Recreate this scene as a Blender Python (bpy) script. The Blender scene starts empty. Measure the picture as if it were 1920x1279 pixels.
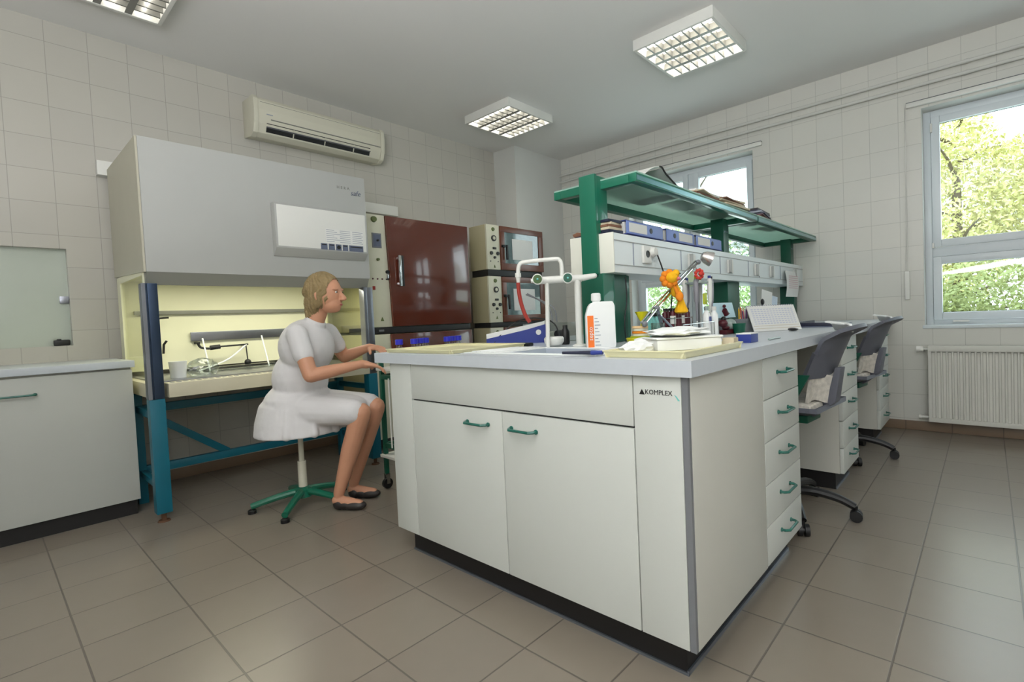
import bpy, bmesh, math, random
from mathutils import Vector, Matrix
random.seed(7)
C = bpy.context.scene.collection
SC = bpy.context.scene
PI = math.pi

# ------------------------------------------------------------------ materials
def lin(c):
    return c/12.92 if c <= 0.04045 else ((c+0.055)/1.055)**2.4
def rgb(r, g, b):
    return (lin(r/255), lin(g/255), lin(b/255), 1)
MATS = {}
def mat(name, col, rough=.5, metal=0, var=.04, vscale=6, bump=0, bscale=60, trans=0, emit=0, spec=.5, coat=0, alpha=1):
    if name in MATS: return MATS[name]
    m = bpy.data.materials.new(name); m.use_nodes = True
    nt = m.node_tree; N = nt.nodes; L = nt.links
    b = N['Principled BSDF']
    c = rgb(*col)
    tc = N.new('ShaderNodeTexCoord')
    nz = N.new('ShaderNodeTexNoise'); nz.inputs['Scale'].default_value = vscale; nz.inputs['Detail'].default_value = 4
    L.new(tc.outputs['Object'], nz.inputs['Vector'])
    mx = N.new('ShaderNodeMix'); mx.data_type = 'RGBA'
    mx.inputs[6].default_value = tuple(x*(1-var) for x in c[:3])+(1,)
    mx.inputs[7].default_value = tuple(min(1, x*(1+var)) for x in c[:3])+(1,)
    L.new(nz.outputs['Fac'], mx.inputs[0]); L.new(mx.outputs[2], b.inputs['Base Color'])
    b.inputs['Roughness'].default_value = rough; b.inputs['Metallic'].default_value = metal
    b.inputs['Specular IOR Level'].default_value = spec
    b.inputs['Coat Weight'].default_value = coat
    b.inputs['Transmission Weight'].default_value = trans
    b.inputs['Alpha'].default_value = alpha
    if emit:
        b.inputs['Emission Color'].default_value = c; b.inputs['Emission Strength'].default_value = emit
    if bump:
        n2 = N.new('ShaderNodeTexNoise'); n2.inputs['Scale'].default_value = bscale
        L.new(tc.outputs['Object'], n2.inputs['Vector'])
        bp = N.new('ShaderNodeBump'); bp.inputs['Strength'].default_value = bump; bp.inputs['Distance'].default_value = .01
        L.new(n2.outputs['Fac'], bp.inputs['Height']); L.new(bp.outputs['Normal'], b.inputs['Normal'])
    MATS[name] = m
    return m

def tile_mat(name, axes, size, off, c1, c2, grout, rough=.25, mortar=.012, bump=.15, nvar=.06, rvar=0, bscale=5):
    m = bpy.data.materials.new(name); m.use_nodes = True
    nt = m.node_tree; N = nt.nodes; L = nt.links; b = N['Principled BSDF']
    g = N.new('ShaderNodeNewGeometry'); sp = N.new('ShaderNodeSeparateXYZ'); L.new(g.outputs['Position'], sp.inputs[0])
    cb = N.new('ShaderNodeCombineXYZ')
    for i in (0, 1):
        a = N.new('ShaderNodeMath'); a.operation = 'SUBTRACT'; a.inputs[1].default_value = off[i]-100*size
        d = N.new('ShaderNodeMath'); d.operation = 'DIVIDE'; d.inputs[1].default_value = size
        L.new(sp.outputs[axes[i]], a.inputs[0]); L.new(a.outputs[0], d.inputs[0]); L.new(d.outputs[0], cb.inputs[i])
    br = N.new('ShaderNodeTexBrick'); br.offset = 0; br.squash = 1
    br.inputs['Scale'].default_value = 1; br.inputs['Brick Width'].default_value = 1; br.inputs['Row Height'].default_value = 1
    br.inputs['Mortar Size'].default_value = mortar; br.inputs['Mortar Smooth'].default_value = .3
    br.inputs['Color1'].default_value = rgb(*c1); br.inputs['Color2'].default_value = rgb(*c2); br.inputs['Mortar'].default_value = rgb(*grout)
    L.new(cb.outputs[0], br.inputs['Vector'])
    nz = N.new('ShaderNodeTexNoise'); nz.inputs['Scale'].default_value = bscale; nz.inputs['Detail'].default_value = 6
    L.new(g.outputs['Position'], nz.inputs['Vector'])
    hs = N.new('ShaderNodeHueSaturation')
    mr = N.new('ShaderNodeMapRange'); mr.inputs[3].default_value = 1-nvar; mr.inputs[4].default_value = 1+nvar
    L.new(nz.outputs['Fac'], mr.inputs[0]); L.new(mr.outputs[0], hs.inputs['Value']); L.new(br.outputs['Color'], hs.inputs['Color'])
    L.new(hs.outputs[0], b.inputs['Base Color'])
    b.inputs['Roughness'].default_value = rough
    if rvar:
        m2 = N.new('ShaderNodeMapRange'); m2.inputs[3].default_value = rough-rvar; m2.inputs[4].default_value = rough+rvar
        L.new(nz.outputs['Fac'], m2.inputs[0]); L.new(m2.outputs[0], b.inputs['Roughness'])
    iv = N.new('ShaderNodeMath'); iv.operation = 'SUBTRACT'; iv.inputs[0].default_value = 1; L.new(br.outputs['Fac'], iv.inputs[1])
    bp = N.new('ShaderNodeBump'); bp.inputs['Strength'].default_value = bump; bp.inputs['Distance'].default_value = .004
    L.new(iv.outputs[0], bp.inputs['Height']); L.new(bp.outputs['Normal'], b.inputs['Normal'])
    return m

def glass_mat(name, tint=(235, 245, 240), refl=.10, rough=.02):
    m = bpy.data.materials.new(name); m.use_nodes = True
    nt = m.node_tree; N = nt.nodes; L = nt.links
    N.remove(N['Principled BSDF'])
    t = N.new('ShaderNodeBsdfTransparent'); t.inputs[0].default_value = rgb(*tint)
    g = N.new('ShaderNodeBsdfGlossy'); g.inputs['Roughness'].default_value = rough
    lw = N.new('ShaderNodeLayerWeight'); lw.inputs[0].default_value = .25
    mr = N.new('ShaderNodeMapRange'); mr.inputs[3].default_value = refl*.5; mr.inputs[4].default_value = min(1, refl*5)
    L.new(lw.outputs['Fresnel'], mr.inputs[0])
    mx = N.new('ShaderNodeMixShader'); L.new(mr.outputs[0], mx.inputs[0]); L.new(t.outputs[0], mx.inputs[1]); L.new(g.outputs[0], mx.inputs[2])
    L.new(mx.outputs[0], N['Material Output'].inputs[0])
    return m

def emis_mat(name, col, s):
    return mat(name, col, emit=s)

M = dict(
 lam=mat('white laminate', (203, 206, 200), .38, var=.02, vscale=3),
 lamside=mat('warm white laminate', (200, 199, 190), .4, var=.02, vscale=3),
 top=mat('light grey worktop laminate', (196, 202, 208), .3, var=.03, vscale=40),
 edge=mat('grey edge band', (118, 120, 124), .5),
 gap=mat('dark joint', (52, 52, 54), .8),
 black=mat('matt black plinth', (22, 20, 20), .55),
 alu=mat('brushed aluminium', (150, 158, 170), .35, .9),
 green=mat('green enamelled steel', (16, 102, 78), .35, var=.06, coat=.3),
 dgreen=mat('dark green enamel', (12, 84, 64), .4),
 hgreen=mat('green handle enamel', (22, 96, 84), .3, coat=.4),
 teal=mat('teal enamelled steel', (10, 98, 118), .4, var=.06),
 steel=mat('stainless steel', (150, 152, 160), .28, .95, var=.1, vscale=20),
 dsteel=mat('dark blue anodised steel', (62, 76, 98), .3, .8, var=.15),
 chrome=mat('chrome', (205, 205, 205), .12, 1),
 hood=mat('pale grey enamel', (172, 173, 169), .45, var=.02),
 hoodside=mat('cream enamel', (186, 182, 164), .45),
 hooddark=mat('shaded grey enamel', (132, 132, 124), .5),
 hoodin=mat('cream cabinet lining', (236, 234, 206), .5),
 tray=mat('worktray enamel', (198, 192, 168), .4),
 cream=mat('cream enamel panel', (214, 212, 190), .45, var=.03),
 beige=mat('beige oven side', (178, 170, 138), .5, var=.03),
 brown=mat('glossy brown enamel', (94, 46, 34), .13, var=.06, coat=.6),
 brownd=mat('brown door frame', (104, 58, 40), .3, var=.1),
 ovenblk=mat('black oven trim', (34, 33, 33), .5),
 ovglass=mat('oven door glass', (92, 112, 112), .08, var=.35, vscale=18, coat=.8),
 plastic=mat('white plastic', (222, 222, 216), .4, var=.02),
 acw=mat('ivory plastic', (205, 202, 184), .45, var=.02),
 dark=mat('black plastic', (20, 20, 21), .45),
 pvc=mat('white window frame', (214, 222, 226), .35, var=.02),
 plaster=mat('white plaster', (206, 207, 202), .9, var=.02, bump=.05),
 ceil=mat('ceiling paint', (228, 227, 224), .95, var=.015, vscale=1.5),
 rad=mat('radiator enamel', (206, 206, 198), .4),
 pipe=mat('painted pipe', (208, 208, 202), .5),
 gplast=mat('grey chair plastic', (92, 94, 104), .5, bump=.1, bscale=300),
 cushion=mat('patterned white cushion fabric', (205, 200, 190), .95, var=.45, vscale=45, bump=.3),
 paper=mat('white paper', (226, 226, 222), .8, var=.02),
 paper2=mat('aged paper', (196, 184, 158), .85, var=.1, vscale=30),
 ptext=mat('printed grey', (150, 156, 168), .8),
 blue=mat('blue card', (34, 52, 132), .45, var=.08),
 lblue=mat('blue binder spine', (118, 138, 196), .45, var=.08),
 dnavy=mat('navy board', (26, 30, 54), .5),
 brownp=mat('brown card', (120, 82, 62), .7, var=.15),
 trayc=mat('cream tray plastic', (224, 218, 176), .4, var=.02),
 skin=mat('skin', (198, 144, 114), .55, var=.06),
 coat=mat('white cotton coat', (214, 212, 212), .9, var=.03, bump=.35, bscale=14),
 hair=mat('light brown hair', (142, 122, 84), .6, var=.3, vscale=30, bump=.6, bscale=90),
 red=mat('red rubber tube', (150, 40, 28), .5),
 orange=mat('orange print', (240, 118, 32), .5),
 yellow=mat('yellow plush', (246, 184, 22), .9, var=.1, bump=.3),
 yorange=mat('orange plush', (236, 138, 30), .9, var=.12, bump=.3),
 pink=mat('pink plush', (220, 120, 130), .9),
 ypl=mat('yellow plastic', (214, 206, 30), .35, var=.08),
 tissue=mat('white tissue', (236, 238, 236), .9, var=.02, bump=.4, bscale=25),
 foam=mat('white foam plastic', (238, 240, 238), .6, var=.01),
 clearp=glass_mat('clear plastic', (238, 242, 240), .12, .15),
 pane=glass_mat('window glass', (240, 247, 246), .05),
 sideglass=glass_mat('tinted side glass', (247, 248, 238), .06),
 hatchg=mat('obscured glass', (188, 196, 184), .12, var=.03, coat=.5),
 shelfg=mat('frosted green glass', (176, 204, 196), .25, var=.08, vscale=2.5),
 wine=mat('dark red cap', (78, 14, 28), .4),
 teald=mat('teal glassware', (120, 196, 190), .2),
 greypip=mat('grey pipette body', (150, 148, 156), .4),
 lime=mat('lime plastic', (176, 188, 40), .5),
 purple=mat('purple pencil', (84, 42, 96), .5),
 redp=mat('orange red pencil', (206, 78, 44), .5),
 bcap=mat('blue screw cap', (48, 50, 190), .35),
 gold=mat('yellow green dial', (96, 108, 60), .5),
 wood=mat('wooden seat', (128, 84, 56), .5),
 skirt=mat('outdoor bark', (110, 96, 80), .9, var=.3),
 rust=mat('rusty foot', (92, 62, 40), .8),
 sblue=mat('slate sticker', (96, 104, 124), .6, var=.1),
 ggrey=mat('grey glass edge', (150, 164, 158), .3),
 shoe=mat('dark shoe leather', (48, 44, 42), .5),
 eyew=mat('eye white', (230, 228, 222), .3),
 lip=mat('lips', (176, 92, 84), .5),
 mirror=mat('lamp reflector', (128, 128, 122), .3, .2),
 cap=mat('end cap laminate', (222, 222, 210), .4),
)
M['trunk'] = mat('white trunking', (222, 229, 229), .35, var=.015)

# ------------------------------------------------------------------ mesh builder
class MB:
    def __init__(s): s.bm = bmesh.new()
    def _x(s, vs, mt):
        if mt is not None: bmesh.ops.transform(s.bm, matrix=mt, verts=vs)
    def box(s, x0, y0, z0, x1, y1, z1, bv=0, mt=None, seg=2):
        if x1 < x0: x0, x1 = x1, x0
        if y1 < y0: y0, y1 = y1, y0
        if z1 < z0: z0, z1 = z1, z0
        r = bmesh.ops.create_cube(s.bm, size=1); vs = r['verts']
        bmesh.ops.scale(s.bm, vec=(x1-x0, y1-y0, z1-z0), verts=vs)
        bmesh.ops.translate(s.bm, vec=((x0+x1)/2, (y0+y1)/2, (z0+z1)/2), verts=vs)
        if bv > 0:
            bv = min(bv, .45*min(x1-x0, y1-y0, z1-z0))
            es = list({e for v in vs for e in v.link_edges})
            r = bmesh.ops.bevel(s.bm, geom=es, offset=bv, segments=seg, affect='EDGES', profile=.6)
            vs = list({v for f in r['faces'] for v in f.verts} | {v for v in vs if v.is_valid})
        s._x(vs, mt); return s
    def cyl(s, p0, p1, r0, r1=None, seg=20, caps=True, mt=None):
        if r1 is None: r1 = r0
        p0 = Vector(p0); p1 = Vector(p1); d = p1-p0
        q = d.to_track_quat('Z', 'Y').to_matrix().to_4x4()
        r = bmesh.ops.create_cone(s.bm, cap_ends=caps, segments=seg, radius1=r0, radius2=r1, depth=d.length)
        bmesh.ops.transform(s.bm, matrix=Matrix.Translation((p0+p1)/2) @ q, verts=r['verts'])
        s._x(r['verts'], mt); return s
    def sph(s, c, r, sc=(1, 1, 1), sub=3, rot=None, mt=None):
        q = bmesh.ops.create_icosphere(s.bm, subdivisions=sub, radius=r)
        m = Matrix.Translation(c) @ (rot.to_4x4() if rot else Matrix()) @ Matrix.Diagonal((*sc, 1))
        bmesh.ops.transform(s.bm, matrix=m, verts=q['verts']); s._x(q['verts'], mt); return s
    def cap(s, p0, p1, r0, r1=None, sub=2):
        if r1 is None: r1 = r0
        s.cyl(p0, p1, r0, r1, seg=16); s.sph(p0, r0, sub=sub); s.sph(p1, r1, sub=sub); return s
    def tube(s, pts, r, seg=10, smooth=True, mt=None, closed=False):
        P = [Vector(p) for p in pts]
        if smooth and len(P) > 2:
            Q = []
            for i in range(len(P)-1):
                a = P[max(0, i-1)]; b = P[i]; c = P[i+1]; d = P[min(len(P)-1, i+2)]
                for k in range(6):
                    t = k/6
                    Q.append(.5*((2*b)+(c-a)*t+(2*a-5*b+4*c-d)*t*t+(-a+3*b-3*c+d)*t**3))
            Q.append(P[-1]); P = Q
        rings = []; up = None
        for i, p in enumerate(P):
            t = (P[min(i+1, len(P)-1)]-P[max(i-1, 0)]).normalized()
            if up is None:
                up = Vector((0, 0, 1)) if abs(t.z) < .9 else Vector((1, 0, 0))
            a = t.cross(up).normalized(); b = a.cross(t).normalized(); up = b
            rr = r(i/(len(P)-1)) if callable(r) else r
            rings.append([s.bm.verts.new(p+a*math.cos(2*PI*k/seg)*rr+b*math.sin(2*PI*k/seg)*rr) for k in range(seg)])
        for A, B in zip(rings, rings[1:]):
            for k in range(seg):
                s.bm.faces.new((A[k], A[(k+1) % seg], B[(k+1) % seg], B[k]))
        s.bm.faces.new(rings[0][::-1]); s.bm.faces.new(rings[-1])
        s._x([v for R in rings for v in R], mt); return s
    def prism(s, poly, ax, a, b, bv=0, mt=None):
        """poly: 2D points in the other two axes (cyclic order), extruded along ax from a to b"""
        def P(u, v, w): return {'x': (w, u, v), 'y': (u, w, v), 'z': (u, v, w)}[ax]
        A = [s.bm.verts.new(P(u, v, a)) for u, v in poly]; B = [s.bm.verts.new(P(u, v, b)) for u, v in poly]
        n = len(poly); fs = [s.bm.faces.new(A), s.bm.faces.new(B[::-1])]
        for k in range(n): fs.append(s.bm.faces.new((A[(k+1) % n], A[k], B[k], B[(k+1) % n])))
        bmesh.ops.recalc_face_normals(s.bm, faces=fs)
        vs = A+B
        if bv:
            es = list({e for f in fs for e in f.edges})
            r = bmesh.ops.bevel(s.bm, geom=es, offset=bv, segments=2, affect='EDGES', profile=.6)
            vs = list({v for f in r['faces'] for v in f.verts} | {v for v in vs if v.is_valid})
        s._x(vs, mt); return s
    def lathe(s, prof, c=(0, 0, 0), seg=24, mt=None):
        rings = []
        for r, z in prof:
            rings.append([s.bm.verts.new((c[0]+max(r, 1e-4)*math.cos(2*PI*k/seg), c[1]+max(r, 1e-4)*math.sin(2*PI*k/seg), c[2]+z)) for k in range(seg)])
        for A, B in zip(rings, rings[1:]):
            for k in range(seg): s.bm.faces.new((A[k], A[(k+1) % seg], B[(k+1) % seg], B[k]))
        s.bm.faces.new(rings[0][::-1]); s.bm.faces.new(rings[-1])
        s._x([v for R in rings for v in R], mt); return s
    def quad(s, *p):
        s.bm.faces.new([s.bm.verts.new(q) for q in p]); return s
    def sheet(s, fn, nu, nv, th=0):
        """fn(u,v)->point, u,v in 0..1; a thin closed shell of thickness th"""
        g = [[Vector(fn(i/nu, j/nv)) for j in range(nv+1)] for i in range(nu+1)]
        def nrm(i, j):
            a = g[min(i+1, nu)][j]-g[max(i-1, 0)][j]; b = g[i][min(j+1, nv)]-g[i][max(j-1, 0)]
            n = a.cross(b); return n.normalized() if n.length else Vector((0, 0, 1))
        T = [[s.bm.verts.new(g[i][j]+nrm(i, j)*th/2) for j in range(nv+1)] for i in range(nu+1)]
        for i in range(nu):
            for j in range(nv): s.bm.faces.new((T[i][j], T[i+1][j], T[i+1][j+1], T[i][j+1]))
        if th:
            B = [[s.bm.verts.new(g[i][j]-nrm(i, j)*th/2) for j in range(nv+1)] for i in range(nu+1)]
            for i in range(nu):
                for j in range(nv): s.bm.faces.new((B[i][j+1], B[i+1][j+1], B[i+1][j], B[i][j]))
            for i in range(nu):
                s.bm.faces.new((T[i+1][0], T[i][0], B[i][0], B[i+1][0])); s.bm.faces.new((T[i][nv], T[i+1][nv], B[i+1][nv], B[i][nv]))
            for j in range(nv):
                s.bm.faces.new((T[0][j], T[0][j+1], B[0][j+1], B[0][j])); s.bm.faces.new((T[nu][j+1], T[nu][j], B[nu][j], B[nu][j+1]))
        return s
    def build(s, name, m, parent=None, smooth=True, angle=35):
        me = bpy.data.meshes.new(name)
        off = Vector((0, 0, 0))
        if parent is not None:
            q = parent
            while q is not None: off += q.location; q = q.parent
        else:
            xs = [v.co.copy() for v in s.bm.verts]
            mn = Vector((min(v.x for v in xs), min(v.y for v in xs), min(v.z for v in xs)))
            mxx = Vector((max(v.x for v in xs), max(v.y for v in xs), 0))
            off = Vector(((mn.x+mxx.x)/2, (mn.y+mxx.y)/2, mn.z))
        bmesh.ops.translate(s.bm, vec=-off, verts=s.bm.verts)
        bmesh.ops.recalc_face_normals(s.bm, faces=s.bm.faces)
        if smooth:
            for f in s.bm.faces: f.smooth = True
            for e in s.bm.edges:
                if len(e.link_faces) == 2 and e.calc_face_angle(0) > math.radians(angle): e.smooth = False
                elif len(e.link_faces) != 2: e.smooth = False
        s.bm.to_mesh(me); s.bm.free()
        o = bpy.data.objects.new(name, me); C.objects.link(o)
        if parent is not None: o.parent = parent
        else: o.location = off
        me.materials.append(m if not isinstance(m, str) else M[m])
        return o

def thing(name, label, cat, loc=(0, 0, 0), group=None):
    o = bpy.data.objects.new(name, None); C.objects.link(o); o.location = loc; o.empty_display_size = .05
    o['label'] = label; o['category'] = cat
    if group: o['group'] = group
    return o
def tag(o, label, cat, group=None, kind=None):
    o['label'] = label; o['category'] = cat
    if group: o['group'] = group
    if kind: o['kind'] = kind
    return o
def struct(o, label, cat):
    o['kind'] = 'structure'; o['label'] = label; o['category'] = cat; return o
def dup(root, loc, rz=None, label=None):
    def cp(o, par):
        c = o.copy(); C.objects.link(c); c.parent = par
        for ch in list(o.children): cp(ch, c)
        return c
    r = cp(root, None); r.location = loc
    if rz is not None: r.rotation_euler = (0, 0, rz)
    if label: r['label'] = label
    return r
def box(name, m, parent, *a, **k): return MB().box(*a, **k).build(name, m, parent)

def text(name, body, size, loc, right, up, m, parent, ext=.0004, align='CENTER'):
    cu = bpy.data.curves.new('t', 'FONT'); cu.body = body; cu.size = size; cu.extrude = ext; cu.align_x = align; cu.align_y = 'CENTER'
    cu.resolution_u = 2
    to = bpy.data.objects.new('t', cu); C.objects.link(to)
    dg = bpy.context.evaluated_depsgraph_get()
    me = bpy.data.meshes.new_from_object(to.evaluated_get(dg)); bpy.data.objects.remove(to)
    R = Vector(right).normalized(); U = Vector(up).normalized(); Nn = R.cross(U)
    mt = Matrix((R, U, Nn)).transposed().to_4x4(); mt.translation = Vector(loc)
    me.transform(mt)
    b = MB(); b.bm.from_mesh(me); bpy.data.meshes.remove(me)
    return b.build(name, m, parent, smooth=False)

def remesh(b, name, m, parent, vox, it=4, fac=.5):
    """turn the overlapping shapes collected in b into ONE continuous surface"""
    o = b.build(name, m, parent, smooth=False)
    md = o.modifiers.new('r', 'REMESH'); md.mode = 'VOXEL'; md.voxel_size = vox; md.use_smooth_shade = True
    sm = o.modifiers.new('s', 'SMOOTH'); sm.iterations = it; sm.factor = fac
    dg = bpy.context.evaluated_depsgraph_get()
    me = bpy.data.meshes.new_from_object(o.evaluated_get(dg))
    o.modifiers.clear(); old = o.data; o.data = me; bpy.data.meshes.remove(old)
    me.materials.clear(); me.materials.append(M[m] if isinstance(m, str) else m)
    for p in me.polygons: p.use_smooth = True
    return o

# ------------------------------------------------------------------ key dimensions (metres)
WA, WB, CZ = 4.369, 4.912, 2.987      # tiled wall behind the cabinet, window wall, ceiling
XN, YR = -1.7, -2.7                   # walls behind the photographer
PX0, PY0 = 4.098, 4.024               # corner pilaster
TS = .1977

tileA = tile_mat('white wall tiles left', (0, 2), TS, (.3853, 2.858), (190, 187, 177), (187, 184, 175), (163, 159, 151), .22, .010, nvar=.02)  # painted darker than the window wall tiles, standing in for weaker light here
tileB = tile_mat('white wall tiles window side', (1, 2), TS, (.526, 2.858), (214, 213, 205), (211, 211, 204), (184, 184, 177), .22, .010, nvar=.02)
tileF = tile_mat('beige floor tiles', (0, 1), .2965, (.1845, .218), (130, 121, 109), (126, 117, 106), (94, 87, 79), .28, .011, bump=.25, nvar=.035, rvar=0, bscale=14)
tileS = tile_mat('brown skirting tiles', (1, 2), .2965, (.218, 0), (124, 104, 84), (118, 99, 80), (90, 78, 66), .4, .012)

# ------------------------------------------------------------------ room shell
def wall_with_holes(axis, w, t, a0, a1, holes):
    """boxes filling plane; holes: list of (h0,h1,z0,z1) sorted"""
    b = MB()
    def bx(p, q, z0, z1):
        if q-p < 1e-4 or z1-z0 < 1e-4: return
        if axis == 'x': b.box(w, p, z0, w+t, q, z1)
        else: b.box(p, w, z0, q, w+t, z1)
    cur = a0
    for h0, h1, z0, z1 in holes:
        bx(cur, h0, 0, CZ); bx(h0, h1, 0, z0); bx(h0, h1, z1, CZ); cur = h1
    bx(cur, a1, 0, CZ)
    return b
W1 = (-1.10, .379, .828, 2.533); W2 = (1.67, 3.06, .828, 2.533)
HA = (-.62, .415, .985, 1.59)
struct(box('floor', tileF, None, XN-.1, YR-.1, -.1, WB+.2, WA+.2, 0), 'beige square ceramic tiles covering the laboratory floor', 'floor')
struct(box('ceiling', 'ceil', None, XN-.1, YR-.1, CZ, WB+.2, WA+.2, CZ+.1), 'plain off-white painted ceiling with three square lamps', 'ceiling')
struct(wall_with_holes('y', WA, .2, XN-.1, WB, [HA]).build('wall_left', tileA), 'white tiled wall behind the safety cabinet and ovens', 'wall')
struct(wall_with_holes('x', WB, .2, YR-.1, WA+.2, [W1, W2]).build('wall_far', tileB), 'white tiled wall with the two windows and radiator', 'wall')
struct(box('wall_near', 'plaster', None, XN-.1, YR-.1, 0, XN, WA, CZ), 'plain wall behind the viewer', 'wall')
struct(box('wall_right', 'plaster', None, XN, YR-.1, 0, WB, YR, CZ), 'plain wall on the viewer side of the room', 'wall')
pil = MB().box(PX0, PY0, 0, WB, WA, CZ).build('wall_corner', 'plaster'); struct(pil, 'plain plastered pilaster filling the far room corner', 'wall')
struct(MB().box(WB-.012, YR, 0, WB, PY0, .075, .002).build('baseboard_far', tileS), 'brown tile skirting below the windows', 'skirting')
struct(MB().box(XN, WA-.012, 0, PX0, WA, .075, .002).build('baseboard_left', tileS), 'brown tile skirting along the wall behind the cabinet', 'skirting')

# pipes along the window wall
for z, nm in ((2.782, 'upper of the two thin painted pipes along the window wall'), (2.702, 'lower of the two thin painted pipes along the window wall')):
    b = MB().cyl((WB-.035, YR+.01, z), (WB-.035, PY0-.002, z), .013, seg=14)
    t = thing('heating_pipe', nm, 'pipe', (WB-.035, .7, z), 'painted pipes under the ceiling')
    b.build('pipe', 'pipe', t)
    b = MB()
    for y in (-1.5, .1, 1.6, 3.2): b.cyl((WB-.035, y-.012, z), (WB-.035, y+.012, z), .017, seg=12).box(WB-.034, y-.006, z-.006, WB, y+.006, z+.006)
    b.build('pipe_clip', 'pipe', t)

# ------------------------------------------------------------------ windows
def window(n, Y0, Y1, Z0, Z1, label):
    X = WB+.14
    w = thing('window_%d' % n, label, 'window', (X, (Y0+Y1)/2, Z0)); w['kind'] = 'structure'
    b = MB(); f = .05
    b.box(X, Y0, Z0, X+.06, Y0+f, Z1, .004).box(X, Y1-f, Z0, X+.06, Y1, Z1, .004).box(X, Y0+f, Z0, X+.06, Y1-f, Z0+f, .004).box(X, Y0+f, Z1-f, X+.06, Y1-f, Z1, .004)
    zm = 1.40
    ym = (Y0+Y1)/2 - .0
    b.box(X, Y0+f, zm-.02, X+.06, Y1-f, zm+.055, .004).box(X, ym-.03, Z0+f, X+.06, ym+.03, Z1-f, .004)
    b.build('window_frame', 'pvc', w)
    for (a, c) in ((Y0+f, ym-.03), (ym+.03, Y1-f)):
        for (p, q) in ((Z0+f, zm-.02), (zm+.055, Z1-f)):
            s = MB(); t = .058; x0 = X-.018; x1 = X+.03
            s.box(x0, a+.002, p+.002, x1, a+t, q-.002, .005).box(x0, c-t, p+.002, x1, c-.002, q-.002, .005).box(x0, a+t, p+.002, x1, c-t, p+t, .005).box(x0, a+t, q-t, x1, c-t, q-.002, .005)
            so = s.build('sash', 'pvc', w)
            MB().box(X+.004, a+t-.004, p+t-.004, X+.010, c-t+.004, q-t+.004).build('glass_pane', 'pane', so)
            MB().box(X+.0105, a+t-.003, p+t-.003, X+.014, c-t+.003, p+t+.003).box(X+.0105, a+t-.003, q-t-.003, X+.014, c-t+.003, q-t+.003).build('gasket', 'dark', so)
    s = MB().box(WB-.012, Y0-.012, Z0-.014, X, Y1+.012, Z0+.012, .004); s.build('window_sill', 'pvc', w)
    b = MB()
    for y in (Y0+.22, Y1-.22): b.box(X-.035, y-.05, Z0+.03, X-.018, y+.05, Z0+.045, .003)
    b.build('drain_cover', 'plastic', w)
    b = MB().box(X-.03, Y1-f-.012, 1.45, X-.012, Y1-f+.002, 1.49, .003).box(X-.03, Y1-f-.012, 2.36, X-.012, Y1-f+.002, 2.43, .003)
    b.build('hinge', 'plastic', w)
    b = MB().box(WB-.002, Y0+.0005, Z0+.013, WB+.139, Y0+.003, Z1-.001).box(WB-.002, Y1-.003, Z0+.013, WB+.139, Y1-.0005, Z1-.001).box(WB-.002, Y0+.0005, Z1-.003, WB+.139, Y1-.0005, Z1-.0005)
    b.build('reveal', 'plaster', w)
window(1, *W1[:2], *W1[2:], 'white two-pane window above the radiator at the right edge')
window(2, *W2[:2], *W2[2:], 'white window half hidden behind the green shelf unit')
for (a, c, nm) in ((-1.2, .47, 'white blind rail over the window above the radiator'), (1.58, 3.16, 'white blind rail over the window behind the shelf unit')):
    t = thing('blind_rail', nm, 'blind', (WB-.02, (a+c)/2, 2.55), 'blind rails above the windows')
    MB().box(WB-.035, a, 2.55, WB, c, 2.585, .004).build('rail', 'plastic', t)
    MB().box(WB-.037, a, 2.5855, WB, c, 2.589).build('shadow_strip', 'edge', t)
t = thing('roller_blind_pull', 'thin white blind cord with a long weight beside the right window', 'cord', (4.89, .481, 1.05))
MB().cyl((4.893, .478, 1.27), (4.893, .478, 2.55), .0022, seg=6).cyl((4.893, .490, 1.27), (4.893, .478, 2.55), .0022, seg=6).build('cord', 'plastic', t)
MB().box(4.88, .468, 1.05, 4.905, .500, 1.275, .004).build('weight', 'plastic', t)

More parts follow.
